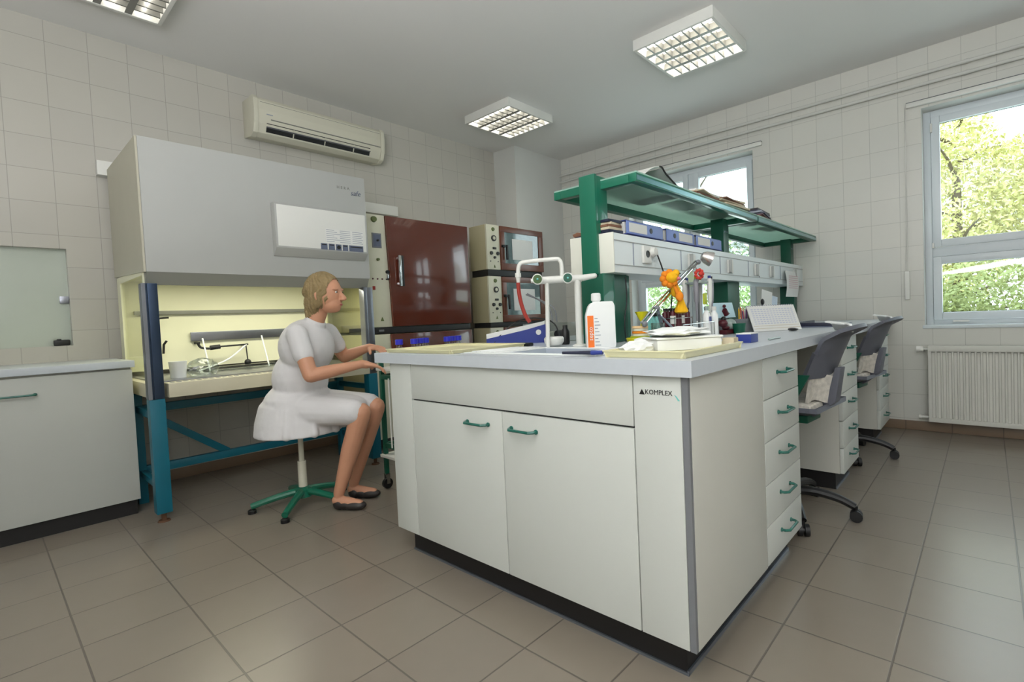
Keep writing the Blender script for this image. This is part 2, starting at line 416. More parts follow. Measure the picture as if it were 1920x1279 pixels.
# radiator
def radiator():
    y0, y1, z0, z1 = -.95, .354, .095, .682
    t = thing('radiator', 'white ribbed panel radiator under the right window', 'radiator', (4.83, -.3, .095))
    b = MB(); n = int((y1-y0-.04)/.0333); 
    prof = []
    for k in range(n):
        y = y1-.02-k*.0333
        prof += [(y, 0), (y-.006, -.009), (y-.020, -.009), (y-.026, 0)]
    # corrugated front plate
    zs0, zs1 = z0+.035, z1-.04
    vs = []
    for (y, dx) in prof:
        vs.append((b.bm.verts.new((4.802+(-dx), y, zs0)), b.bm.verts.new((4.802+(-dx), y, zs1))))
    for p, q in zip(vs, vs[1:]): b.bm.faces.new((p[0], p[1], q[1], q[0]))
    b.box(4.797, y0, z0, 4.812, y1, zs0, .004).box(4.797, y0, zs1, 4.812, y1, z1, .004).box(4.797, y1-.02, zs0, 4.812, y1, zs1).box(4.797, y0, zs0, 4.812, y0+.02, zs1)
    b.box(4.813, y0, z0, 4.865, y1, z1-.002, .004)
    b.build('panel', 'rad', t)
    b = MB()
    for k in range(n):
        y = y1-.033-k*.0333
        b.box(4.7955, y-.009, z1-.048, 4.7975, y+.009, z1-.041, .0008)
    b.build('vent_slots', 'hooddark', t)
    b = MB()
    for k in range(n):
        y = y1-.033-k*.0333
        b.sph((4.7985, y, z0+.030), .008, (.35, 1, .6), sub=2)
    b.build('rib_ends', 'rad', t)
    MB().box(4.80, y0, z1-.002, 4.865, y1, z1+.004, .002).build('top_grille', 'rad', t)
    b = MB().cyl((4.838, y1, z1-.025), (4.838, y1+.03, z1-.025), .009).cyl((4.838, y1+.03, z1-.025), (4.838, y1+.075, z1-.025), .021, .024)
    b.cyl((4.838, y1+.03, z1-.025), (4.911, y1+.03, z1-.04), .008); b.build('valve', 'plastic', t)
    b = MB().cyl((4.838, y1, z0+.03), (4.838, y1+.05, z0+.03), .011).cyl((4.838, y1+.05, z0+.03), (4.838, y1+.065, z0+.03), .017).cyl((4.838, y1+.035, z0+.03), (4.911, y1+.035, z0+.03), .008)
    b.build('lower_valve', 'plastic', t)
    MB().box(4.865, y1-.2, z1-.12, 4.912, y1-.17, z1-.08).box(4.865, y0+.2, z1-.12, 4.912, y0+.23, z1-.08).build('bracket', 'rad', t)
radiator()

# ------------------------------------------------------------------ ceiling lamps
def ceiling_lamp(cx, cy, label):
    tm = 'tube' if cx > 2 and cy > 0 else 'tube_dim'
    z1 = CZ; z0 = CZ-.075; h = .298
    t = thing('ceiling_lamp', label, 'ceiling light', (cx, cy, z1), 'square louvred ceiling lamps')
    i = .276
    b = MB().box(cx-h, cy-h, z0, cx-i, cy+h, z1, .003).box(cx+i, cy-h, z0, cx+h, cy+h, z1, .003).box(cx-i, cy-h, z0, cx+i, cy-i, z1, .003).box(cx-i, cy+i, z0, cx+i, cy+h, z1, .003)
    b.build('housing', 'plastic', t)
    MB().box(cx-i, cy-i, z1-.012, cx+i, cy+i, z1-.001).build('reflector_plate', 'mirror', t)
    b = MB(); n = 4; w = 2*i/n
    for k in range(n+1):
        x = cx-i+k*w
        if 0 < k < n: b.prism([(x-.017, z0+.002), (x+.017, z0+.002), (x+.003, z0+.052), (x-.003, z0+.052)], 'y', cy-i, cy+i)
    for k in range(1, 8):
        y = cy-i+k*2*i/8
        b.prism([(y-.006, z0+.003), (y+.006, z0+.003), (y+.001, z0+.048), (y-.001, z0+.048)], 'x', cx-i, cx+i)
    # prism 'y' uses (x,z) pairs, 'x' uses (y,z)
    b.build('louvre', 'mirror', t, smooth=False)
    for k in range(n):
        x = cx-i+(k+.5)*w
        MB().cyl((x, cy-i+.004, z1-.030), (x, cy+i-.004, z1-.030), .013, seg=8).build('tube', tm, t)
M['tube'] = emis_mat('lit tube', (255, 249, 240), 24); M['tube_dim'] = emis_mat('lit tube dimmer', (255, 249, 240), 12)
for cx, cy, nm in ((3.50, 1.61, 'square louvred ceiling lamp nearer the windows, right of the other'), (3.48, 3.47, 'square louvred ceiling lamp near the far corner pilaster'), (.56, 3.52, 'square louvred ceiling lamp cut by the upper left edge'),
                  (.56, 1.61, 'square louvred ceiling lamp directly above the viewer'), (.56, -.9, 'square louvred ceiling lamp behind the viewer, near wall side'), (3.5, -.9, 'square louvred ceiling lamp outside the view, right side')):
    ceiling_lamp(cx, cy, nm)

# ------------------------------------------------------------------ air conditioner
t = thing('air_conditioner', 'ivory split air conditioner high on the tiled wall', 'air conditioner', (2.0, WA, 2.51))
X0, X1 = 1.465, 2.545
prof = [(WA, 2.53), (4.235, 2.512), (4.185, 2.535), (4.155, 2.60), (4.147, 2.70), (4.152, 2.77), (4.17, 2.795), (WA, 2.80)]
MB().prism(prof, 'x', X0+.035, X1-.035, .004).build('casing', 'acw', t)
prof2 = [(WA, 2.526), (4.232, 2.506), (4.178, 2.53), (4.147, 2.60), (4.139, 2.70), (4.145, 2.777), (4.166, 2.802), (WA, 2.806)]
for a, c in ((X0, X0+.035), (X1-.035, X1)): MB().prism(prof2, 'x', a, c, .006).build('end_cap', 'acw', t)
def acb(name, m, pts, a, c): return MB().prism(pts, 'x', a, c).build(name, m, t)
# outlet sits on the lower chamfer between (4.155,2.60) and (4.185,2.535)
acb('air_outlet', 'dark', [(4.1530, 2.606), (4.1790, 2.545), (4.184, 2.548), (4.158, 2.609)], X0+.09, X1-.14)
acb('louvre_blade', 'edge', [(4.149, 2.578), (4.162, 2.574), (4.163, 2.577), (4.150, 2.581)], X0+.09, X1-.14)
b = MB()
for x in (1.75, 2.0, 2.25): b.prism([(4.1495, 2.60), (4.176, 2.545), (4.178, 2.547), (4.152, 2.602)], 'x', x, x+.008)
b.build('outlet_rib', 'acw', t)
acb('panel_line', 'hooddark', [(4.1478, 2.637), (4.1528, 2.633), (4.1528, 2.637), (4.1478, 2.641)], X0+.12, X1-.04)
acb('panel_line', 'hooddark', [(4.1498, 2.756), (4.155, 2.756), (4.155, 2.759), (4.1498, 2.759)], X0+.05, X1-.04)
MB().box(1.555, 4.1462, 2.668, 1.60, 4.1475, 2.675).build('maker_badge', 'ptext', t)

# cable duct on tiled wall
tag(MB().box(.58, WA-.06, 2.072, 2.752, WA, 2.165, .004).build('cable_duct', 'plastic'), 'white plastic cable duct on the tiled wall behind the cabinet and oven', 'cable duct')

# ------------------------------------------------------------------ hatch in left wall
t = thing('service_hatch', 'wall hatch with obscured sliding glass above the left counter', 'hatch', (-.1, WA+.05, .985))
MB().box(-.62, WA+.055, .985, .415, WA+.065, 1.59).build('glass_panel', 'hatchg', t)
MB().box(-.62, WA+.10, .985, .415, WA+.12, 1.59).build('back_board', 'plaster', t)
MB().box(.372, WA+.035, 1.25, .415, WA+.056, 1.295, .003).build('latch', 'steel', t)
MB().box(.33, WA+.02, .9855, .405, WA+.05, 1.022, .008).box(.345, WA+.015, 1.02, .365, WA+.04, 1.028, .003).build('lock', 'dark', t)

# ------------------------------------------------------------------ handles
def bow_handle(parent, cx, cy, cz, axis, L=.11, out=.028, sgn=-1, m='hgreen', r=.0052, name='handle'):
    """bow handle: legs leave the front face, bar parallel to axis"""
    b = MB(); h = L/2
    def P(a, d):
        return (cx+a, cy+sgn*d, cz) if axis == 'x' else (cx+sgn*d, cy+a, cz)
    b.tube([P(-h, -.001), P(-h, out*.55), P(-h+.012, out), P(h-.012, out), P(h, out*.55), P(h, -.001)], r, seg=8, smooth=False)
    for a in (-h, h): b.cyl(P(a, -.001), P(a, .004), r*1.6, seg=10)
    return b.build(name, m, parent)

# ------------------------------------------------------------------ left counter
M['lam_shade'] = mat('white laminate with painted shade', (182, 184, 178), .4, var=.03, vscale=3)  # darker copy of the white laminate; shade painted into the left doors' colour
t = thing('base_cabinet', 'white base cabinet with black plinth at the left edge', 'cabinet', (-.2, 4.0, 0))
MB().box(-1.05, 3.745, 0, .575, 4.30, .085).build('plinth', 'black', t)
MB().box(-1.05, 3.74, .085, .588, WA-.003, .848, .002).build('carcass', 'lamside', t)
for a, c in ((-1.05, -.26), (-.255, .588)):
    d = MB().box(a, 3.72, .087, c, 3.739, .838, .0015).build('door', 'lam_shade', t)
    hx = c-.45
    bow_handle(d, (.197-.07 if c > 0 else a+.6), 3.72, .748, 'x', L=.14)
tag(MB().box(-1.05, 3.70, .849, .600, WA-.001, .888, .004).build('worktop', 'top'), 'light grey worktop lying on the left base cabinet', 'worktop')

# ------------------------------------------------------------------ safety cabinet
def safety_cabinet():
    t = thing('safety_cabinet', 'large grey and cream biological safety cabinet on teal legs', 'safety cabinet', (1.28, 3.85, 0))
    x0, x1, yf, yb = .632, 1.94, 3.45, 4.30
    # upper housing (front leans back slightly)
    MB().prism([(yf, 1.372), (yf+.012, 2.108), (yb, 2.108), (yb, 1.40)], 'x', x0+.004, x1, .004).build('housing', 'hood', t)
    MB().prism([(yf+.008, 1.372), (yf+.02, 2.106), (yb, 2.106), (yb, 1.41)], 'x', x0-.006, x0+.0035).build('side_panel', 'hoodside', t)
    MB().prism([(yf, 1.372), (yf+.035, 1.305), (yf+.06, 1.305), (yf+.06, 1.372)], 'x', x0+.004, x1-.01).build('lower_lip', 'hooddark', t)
    # display box
    a, c, yd = 1.285, 1.905, yf-.052
    d = MB().prism([(yd, 1.55), (yd, 1.825), (yd+.012, 1.836), (yf+.02, 1.836), (yf+.02, 1.50), (yd+.045, 1.50)], 'x', a, c, .003).build('control_box', 'hood', t)
    MB().box(a+.012, yd-.0012, 1.56, c-.012, yd, 1.822, .0005).build('cover_plate', 'plastic', d)
    s = MB().box(1.60, yd-.0026, 1.605, 1.875, yd-.0013, 1.70).build('notice', 'paper', d)
    b = MB()
    for r in range(7):
        z = 1.692-r*.013
        for (p, q) in ((1.606, 1.66+.02*(r % 3)), (1.70, 1.775), (1.79, 1.868-.01*(r % 2))): b.box(p, yd-.0032, z-.0022, q, yd-.0027, z+.0012)
    b.build('printed_lines', 'ptext', s)
    for k, (p, q) in enumerate(((1.565, 1.610), (1.618, 1.66), (1.668, 1.708), (1.716, 1.755), (1.763, 1.868))):
        MB().box(p, yd-.0026, 1.556, q, yd-.0013, 1.598, .0004).build('sticker', 'sblue', d)
    MB().lathe([(.013, 0), (.013, .002)], mt=Matrix.Translation((1.688, yd-.0045, 1.577)) @ Matrix.Rotation(-PI/2, 4, 'X')).build('dial', 'dark', d)
    b = MB()
    for p, q in ((1.572, 1.603), (1.624, 1.654), (1.722, 1.749)): b.box(p, yd-.0036, 1.586, q, yd-.0027, 1.593)
    b.box(1.772, yd-.0036, 1.583, 1.86, yd-.0027, 1.590); b.build('sticker_print', 'dark', d)
    text('lettering', 'H E R A', .028, (1.775, yf+.008, 2.012), (1, 0, 0), (0, 0, 1), 'hooddark', t)
    text('lettering', 'safe', .05, (1.868, yf+.007, 1.985), (1, 0, .04), (.15, 0, 1), 'sblue', t)
    # inner chamber
    b = MB().box(x0+.02, yb-.05, .79, x1-.02, yb-.04, 1.40)
    b.build('rear_lining', 'hoodin', t)
    MB().box(x0+.03, yf+.07, 1.385, x1-.03, yb-.05, 1.399).build('chamber_top', 'hoodin', t)
    # side glass + frame
    for sx in (x0, x1-.012):
        g = MB().box(sx, yf+.075, .785, sx+.008, yb-.12, 1.375).build('side_window', 'sideglass', t)
        b = MB().box(sx-.002, yb-.14, .757, sx+.012, yb-.04, 1.40).box(sx-.002, yf+.075, 1.36, sx+.012, yb-.14, 1.40).box(sx-.002, yf+.065, .757, sx+.012, yf+.082, 1.40)
        b.build('side_frame', 'hoodin', t)
    # work tray
    MB().box(x0-.012, yf+.062, .678, x1+.005, yb, .757, .003).box(x0+.06, yf-.03, .678, x1-.06, yf+.062, .757, .003).build('work_tray', 'tray', t)
    MB().box(x0+.03, yf+.09, .7575, x1-.03, yb-.06, .764, .001).build('work_surface', 'steel', t)
    b = MB()
    for k in range(36): b.box(x0+.08+k*.032, yf+.012, .7572, x0+.098+k*.032, yf+.05, .7585)
    b.build('air_slots', 'edge', t)
    # legs
    for lx in (.604, 1.868):
        MB().box(lx, yf-.03, .05, lx+.07, yf+.04, .676, .004).build('leg', 'teal', t)
        MB().box(lx, yf-.025, .677, lx+.026, yf+.045, 1.308, .003).box(lx+.026, yf-.025, .677, lx+.07, yf+.045, 1.308, .003).build('front_post', 'dsteel' if lx < 1 else 'steel', t)
        MB().box(lx-.0015, yf-.028, .677, lx+.016, yf-.0255, 1.308).build('post_trim', 'steel', t)
        f = MB().cyl((lx+.035, yf+.005, 0.006), (lx+.035, yf+.005, .055), .012).cyl((lx+.035, yf+.005, 0), (lx+.035, yf+.005, .008), .030, .026)
        f.build('levelling_foot', 'rust', t)
        MB().box(lx+.005, 3.92, .0, lx+.055, 3.97, .676, .004).build('leg', 'teal', t)
    for z in (.55, .175): MB().box(.66, 3.925, z, 1.88, 3.965, z+.05, .003).build('cross_bar', 'teal', t)
    for (p, q) in (((.66, .56), (1.10, .215)), ((1.88, .56), (1.44, .215))):
        b = MB()
        v = Vector((q[0]-p[0], 0, q[1]-p[1])); L = v.length; ang = math.atan2(v.z, v.x)
        b.box(0, -.012, -.022, L, .012, .022, .003, mt=Matrix.Translation((p[0], 3.945, p[1])) @ Matrix.Rotation(-ang, 4, 'Y'))
        b.build('diagonal_brace', 'teal', t)
    for lx in (.624, 1.888):
        MB().box(lx, yf+.04, .56, lx+.03, 3.925, .60, .003).build('side_bar', 'teal', t)
        MB().box(lx, yf+.04, .17, lx+.03, 3.925, .205, .003).build('side_bar', 'teal', t)
    # fittings in the chamber
    MB().box(.70, yb-.085, 1.163, 1.86, yb-.052, 1.188, .002).build('support_rail', 'hooddark', t)
    MB().box(1.00, yb-.075, .972, 1.78, yb-.052, 1.035, .003).build('steel_strip', 'steel', t)
    b = MB().tube([(.79, 4.18, 1.02), (.795, 4.18, 1.12), (.80, 4.18, 1.135), (.87, 4.17, 1.14)], .006, smooth=False).tube([(.83, 4.18, .90), (.835, 4.18, .96), (.85, 4.17, .985)], .007, smooth=False)
    b.cyl((.79, 4.18, .93), (.79, 4.18, 1.02), .010); b.box(.785, 4.18, .95, .80, 4.25, .965); b.build('gas_tap', 'dark', t)
    b = MB().tube([(1.02, 4.16, .96), (1.04, 4.16, .925), (1.10, 4.15, .915), (1.14, 4.15, .92)], .008).cyl((1.09, 4.15, .92), (1.15, 4.15, .925), .016).cyl((1.15, 4.15, .925), (1.33, 4.15, .93), .006)
    b.box(1.02, 4.16, .95, 1.035, 4.25, .965); b.build('valve_fitting', 'dark', t)
    MB().tube([(1.32, 4.15, .93), (1.20, 4.12, .84), (1.08, 4.05, .80), (.98, 4.0, .775)], .006).build('hose', 'foam', t)
    MB().cyl((1.315, 4.15, .93), (1.315, 4.13, .82), .004).sph((1.315, 4.13, .80), .022).box(1.31, 4.15, .92, 1.32, 4.25, .93).build('clamp_knob', 'dark', t)
    la = bpy.data.lights.new('cab', 'AREA'); la.shape = 'RECTANGLE'; la.size = 1.15; la.size_y = .2; la.energy = 9; la.color = (1, .98, .76)
    lo = bpy.data.objects.new('cabinet_lamp', la); C.objects.link(lo); lo.parent = t; lo.location = (0, 3.72-3.85, 1.375)
    MB().box(.80, 3.62, 1.378, 1.78, 3.82, 1.384).build('lamp_diffuser', 'foam', t)
safety_cabinet()
# things in the safety cabinet
tag(MB().lathe([(.038, 0), (.045, .10), (.047, .105), (.043, .105), (.036, .006), (.001, .006)], (.80, 3.70, .7575)).build('plastic_beaker', 'foam'), 'white plastic beaker standing inside the safety cabinet at the left', 'beaker')
def crumple(c, s, m, name, seed, sub=3, amp=.28, flat=.2):
    rnd = random.Random(seed); b = MB().sph((0, 0, 0), 1, sub=sub)
    from mathutils import noise
    for v in b.bm.verts:
        n = noise.noise(v.co*2.3+Vector((seed, 0, 0)))+.5*noise.noise(v.co*6+Vector((0, seed, 0)))
        v.co *= 1+amp*n
        v.co = Vector((c[0]+v.co.x*s[0], c[1]+v.co.y*s[1], max(c[2], c[2]+flat*s[2]+v.co.z*s[2])))
    return b.build(name, m, smooth=False)
tag(crumple((.93, 3.72, .7575), (.085, .075, .062), 'clearp', 'plastic_bag', 3, flat=.8), 'crumpled clear plastic bag lying inside the safety cabinet', 'bag')
t = thing('acrylic_rack', 'clear acrylic rack on white legs inside the safety cabinet', 'rack', (1.22, 4.0, .764))
for x in (1.03, 1.40):
    MB().tube([(x, 4.08, .99), (x+.012, 4.0, .765)], .005, smooth=False, seg=6).build('support', 'foam', t)
MB().box(1.0, 3.98, .765, 1.46, 4.09, .79, .003).build('base_plate', 'clearp', t)

# ------------------------------------------------------------------ ovens
def knob(parent, x, y, z, r, m='dark', d=.018, name='knob'):
    return MB().cyl((x, y, z), (x, y-d, z), r, r*.85, seg=18).build(name, m, parent)
def big_oven(z0, z1, full, label):
    x0, xs, x1, y = 2.06, 2.262, 3.115, 3.75
    t = thing('drying_oven', label, 'oven', ((x0+x1)/2, 4.0, z0), 'large brown-door drying ovens')
    MB().box(x0, y+.022, z0+.02, x1, 4.335, z1, .004).build('body', 'beige', t)
    MB().prism([(x0, z0+.055), (xs+.022, z0+.055), (xs-.003, z1), (x0, z1)], 'y', y, y+.021, .002).build('control_panel', 'cream', t)
    MB().box(x0, y+.002, z0, x1, y+.3, z0+.053, .002).build('base_trim', 'ovenblk', t)
    MB().prism([(xs+.024, z0+.056), (x1, z0+.056), (x1, z1-.002), (xs-.001, z1-.002)], 'y', y-.02, y+.021, .004).build('door', 'brown', t)
    if full:
        h = MB().box(2.338, y-.062, 1.345, 2.362, y-.05, 1.60, .003).box(2.34, y-.052, 1.36, 2.36, y-.02, 1.375).box(2.34, y-.052, 1.57, 2.36, y-.02, 1.585); h.build('handle', 'chrome', t)
        MB().box(2.362, y-.060, 1.345, 2.384, y-.05, 1.60, .002).build('handle_grip', 'ovenblk', t)
        knob(t, 2.164, y, 1.885, .025, 'gold')
        MB().box(2.14, y-.006, 1.655, 2.222, y, 1.775, .002).build('timer_plate', 'edge', t)
        MB().box(2.15, y-.007, 1.666, 2.212, y-.006, 1.764).build('timer_scale', 'sblue', t)
        knob(t, 2.185, y-.006, 1.715, .008)
        knob(t, 2.182, y, 1.562, .012, 'gold')
        for x in (2.130, 2.172, 2.213): knob(t, x, y, 1.404, .007, 'wine', .006, 'indicator')
        knob(t, 2.262, y, 1.463, .016)
        MB().box(2.253, y-.012, 1.41, 2.271, y, 1.45, .002).build('door_catch', 'chrome', t)
        MB().box(2.245, y-.008, 1.398, 2.272, y, 1.408, .002).build('catch_base', 'ovenblk', t)
        MB().box(2.124, y-.006, 1.315, 2.146, y, 1.345, .002).build('power_switch', 'red', t)
        MB().prism([(2.18, 1.06), (2.21, 1.06), (2.195, 1.095)], 'y', y-.003, y, 0).build('warning_mark', 'gold', t)
        MB().box(2.16, y-.002, z0+.018, 2.205, y+.0019, z0+.034).build('maker_plate', 'edge', t)
big_oven(.957, 1.925, True, 'large brown-door drying oven, upper of the two, beside the safety cabinet')
big_oven(.04, .952, False, 'large brown-door drying oven, lower of the two, mostly behind the bench')
def small_oven(z0, z1, hb, label, white, hh):
    x0, xs, x1, y = 3.372, 3.545, 4.190, 3.75
    t = thing('incubator_oven', label, 'oven', ((x0+x1)/2, 3.9, z0), 'small ovens with glass doors')
    MB().box(x0, y+.022, z0+hb, x1, 4.02 if False else PY0-.01, z1, .005).build('body', 'beige', t)
    MB().box(x0+.01, y+.01, z0, x1-.01, PY0-.02, z0+hb-.001, .002).build('base_trim', 'ovenblk', t)
    MB().box(x0, y, z0+hb, xs, y+.021, z1, .002).build('control_panel', 'cream', t)
    zb = z0+hb
    b = MB().box(xs+.003, y-.012, zb+.002, x1, y+.020, zb+.07, .003).box(xs+.003, y-.012, z1-.06, x1, y+.020, z1-.002, .003).box(xs+.003, y-.012, zb+.07, xs+.062, y+.020, z1-.06, .003).box(x1-.072, y-.012, zb+.07, x1, y+.020, z1-.06, .003)
    d = b.build('door', 'brownd', t)
    MB().box(xs+.06, y-.004, zb+.068, x1-.07, y+.004, z1-.058).build('door_glass', 'ovglass', d)
    w = white
    MB().sheet(lambda u, v: (w[0]+(w[1]-w[0])*u, y-.008-.006*math.sin(PI*u)*math.sin(PI*v), w[2]+(w[3]-w[2])*v), 8, 8, .0015).build('paper_notice', 'paper', d)
    zc = z1-.31
    MB().box(xs+.055, y-.045, hh-.115, xs+.078, y-.030, hh+.035, .004).box(xs+.01, y-.040, hh+.01, xs+.06, y-.012, hh+.035, .004).build('door_handle', 'dark', d)
    zt = z1
    knob(t, 3.461, y, zt-.045, .02, 'gold', .01)
    MB().cyl((3.463, y, zt-.135), (3.463, y-.012, zt-.135), .030, seg=20).build('dial_ring', 'ovenblk', t)
    knob(t, 3.463, y-.012, zt-.135, .018, 'cream', .004, 'dial')
    MB().box(3.447, y-.010, zt-.245, 3.49, y, zt-.225, .002).build('switch', 'dark', t)
    for (x, z) in ((3.424, zt-.285), (3.511, zt-.285), (3.467, zt-.327)):
        knob(t, x, y, z, .019 if z > zt-.3 else .014, 'dark', .014)
    for x in (3.412, 3.513): knob(t, x, y, zt-.366, .006, 'ovenblk', .004, 'indicator')
    MB().prism([(3.45, zt-.43), (3.478, zt-.43), (3.464, zt-.40)], 'y', y-.003, y).build('warning_mark', 'gold', t)
small_oven(1.475, 1.985, .062, 'small glass-door oven on top of the right-hand stack', (3.715, 4.023, 1.65, 1.865), 1.755)
small_oven(.957, 1.470, .048, 'small glass-door oven, middle of the right-hand stack', (3.705, 4.028, 1.12, 1.347), 1.25)
small_oven(.44, .952, .048, 'small oven, lowest of the right-hand stack, behind the blue file box', (3.70, 4.02, .62, .84), .75)
t = thing('oven_stand', 'low cabinet carrying the stack of small ovens', 'stand', (3.78, 3.9, 0))
MB().box(3.36, 3.76, 0, 4.19, PY0-.01, .435, .004).build('carcass', 'cream', t)
MB().box(3.40, 3.748, .03, 4.15, 3.759, .41, .002).build('door', 'brownd', t)

# ------------------------------------------------------------------ laboratory bench
BX0, BX1, BY0, BY1 = 1.205, 4.86, .581, 2.146
def bench():
    # worktop with a sink opening
    sx0, sx1, sy0, sy1 = 1.30, 1.56, 1.06, 1.40
    b = MB(); z0, z1 = .856, .90
    b.box(BX0, BY0, z0, sx0, BY1, z1).box(sx1, BY0, z0, BX1, BY1, z1).box(sx0, BY0, z0, sx1, sy0, z1).box(sx0, sy1, z0, sx1, BY1, z1)
    bmesh.ops.remove_doubles(b.bm, verts=b.bm.verts, dist=1e-5)
    # drop the doubled inner faces so it is one slab
    seen = {}
    for f in list(b.bm.faces):
        k = tuple(sorted(v.index for v in f.verts))
    b.bm.verts.index_update()
    for f in list(b.bm.faces):
        k = tuple(sorted(v.index for v in f.verts))
        seen.setdefault(k, []).append(f)
    kill = [f for v in seen.values() if len(v) > 1 for f in v]
    bmesh.ops.delete(b.bm, geom=kill, context='FACES_ONLY')
    tag(b.build('bench_worktop', 'top'), 'light grey worktop of the long central laboratory bench', 'worktop')
    # end cabinet with two doors
    t = thing('sink_cabinet', 'white two-door cabinet forming the near end of the bench', 'cabinet', (1.5, 1.3, 0))
    xc = 1.221; yc0, yc1 = .600, 2.045
    MB().box(xc+.05, yc0+.055, 0, 1.797, yc1-.05, .106).build('plinth', 'black', t)
    MB().box(xc+.046, yc0+.049, 0, 1.797, yc0+.0545, .014).box(xc+.044, yc0+.049, 0, xc+.0495, yc1-.05, .008).build('plinth_strip', 'alu', t)
    MB().box(xc+.02, yc0+.02, .107, 1.795, yc1, .125).box(1.775, yc0+.02, .125, 1.795, yc1, .854).box(xc+.02, yc1-.02, .125, 1.775, yc1, .854).build('carcass', 'lamside', t)
    MB().box(xc+.013, yc0, .108, 1.797, yc0+.019, .854, .001).build('side_panel', 'lamside', t)
    MB().box(xc+.0005, yc0+.001, .108, xc+.0125, yc0+.019, .854).build('edge_strip', 'edge', t)
    MB().box(xc, yc0+.021, .108, xc+.018, .768, .854, .001).build('corner_panel', 'lam', t)
    MB().box(xc, 1.884, .108, xc+.018, yc1, .854, .001).build('end_panel', 'lam', t)
    MB().box(xc, .772, .706, xc+.018, 1.880, .854, .001).build('fascia', 'lam', t)
    MB().box(xc+.012, .760, .11, xc+.019, 1.89, .853).build('joint_shadow', 'gap', t)
    for (a, c, hy) in ((.772, 1.319, 1.215), (1.323, 1.880, 1.455)):
        d = MB().box(xc, a, .108, xc+.018, c, .699, .001).build('door', 'lam', t)
        bow_handle(d, xc, hy, .645, 'y', L=.118)
    text('lettering', 'KOMPLEX', .019, (xc-.0008, .688, .8085), (0, -1, 0), (0, 0, 1), 'dark', t)
    MB().prism([(.749, .801), (.731, .801), (.740, .816)], 'x', xc-.001, xc).build('logo_triangle', 'dark', t)
    MB().prism([(.634, .802), (.640, .806), (.630, .790), (.624, .790)], 'x', xc-.001, xc).build('logo_stroke', 'teald', t)
    # sink
    s = thing('sink', 'grey sink set into the near end of the bench worktop', 'sink', (1.43, 1.23, .78))
    b = MB().box(sx0+.001, sy0+.001, .775, sx1-.001, sy1-.001, .781).box(sx0+.001, sy0+.001, .781, sx0+.007, sy1-.001, .901).box(sx1-.007, sy0+.001, .781, sx1-.001, sy1-.001, .901)
    b.box(sx0+.007, sy0+.001, .781, sx1-.007, sy0+.007, .901).box(sx0+.007, sy1-.007, .781, sx1-.007, sy1-.001, .901); b.build('basin', 'sinkm', s)
    b = MB().box(sx0-.03, sy0-.13, .9005, sx0+.001, sy1+.18, .905, .0015).box(sx1-.001, sy0-.13, .9005, sx1+.02, sy1+.18, .905, .0015).box(sx0, sy0-.13, .9005, sx1, sy0+.001, .905, .0015).box(sx0, sy1-.001, .9005, sx1, sy1+.18, .905, .0015)
    b.build('rim', 'foam', s)
    b = MB()
    for k in range(6): b.box(sx0-.01+.005, sy1+.03+k*.024, .9052, sx1-.005, sy1+.04+k*.024, .9085, .0015)
    b.build('drainer_ribs', 'foam', s)
    # drawer pedestals, right side
    DZ = [.851, .7017, .550, .3984, .2486, .108]
    def pedestal(x0, x1, y, yb, label, side=True, sgn=1, plx=True):
        p = thing('drawer_pedestal', label, 'drawer unit', ((x0+x1)/2, (y+yb)/2, 0), 'white drawer pedestals under the bench')
        ya, yz = (y+.019*sgn, yb)
        if sgn > 0: MB().box(x0+.001, ya+.001, .108, x1-.001, yb, .854, .001).build('carcass', 'lamside', p)
        else: MB().box(x0+.001, yb, .108, x1-.001, ya-.001, .854, .001).build('carcass', 'lamside', p)
        MB().box(x0+(.06 if plx else -.002), min(y+.055*sgn, yb), 0, x1-.02, max(y+.055*sgn, yb), .1075).build('plinth', 'black', p)
        MB().box(x0+(.06 if plx else -.002), y+.049*sgn, 0, x1-.02, y+.0545*sgn, .014).build('plinth_strip', 'alu', p)
        for i in range(5):
            d = MB().box(x0+.002, y, DZ[i+1]+.0018, x1-.002, ya, DZ[i]-.0018, .0012).build('drawer', 'lam', p)
            bow_handle(d, (x0+x1)/2+.0, y, (DZ[i]+DZ[i+1])/2+.012, 'x', L=.118, sgn=-sgn)
        return p
    pedestal(1.800, 2.226, .600, 1.05, 'five-drawer pedestal nearest the viewer, joined to the sink cabinet', plx=False)
    pedestal(3.045, 3.455, .600, 1.05, 'middle five-drawer pedestal between the two chairs')
    pedestal(4.27, 4.70, .600, 1.05, 'five-drawer pedestal at the window end of the bench')
    # far side of the bench
    for x0, lab in ((1.80, 'five-drawer pedestal on the oven side, nearest the viewer'), (3.045, 'five-drawer pedestal on the oven side, middle of the bench'), (4.27, 'five-drawer pedestal on the oven side, by the windows')):
        pedestal(x0, x0+.42, 2.045, 1.62, lab, sgn=-1)
    tag(MB().box(1.80, 1.325, .0, BX1-.01, 1.345, .854).build('bench_partition', 'lamside'), 'white partition panel standing under the middle of the bench', 'panel')
M['sinkm'] = mat('grey sink enamel', (176, 184, 194), .3)
bench()

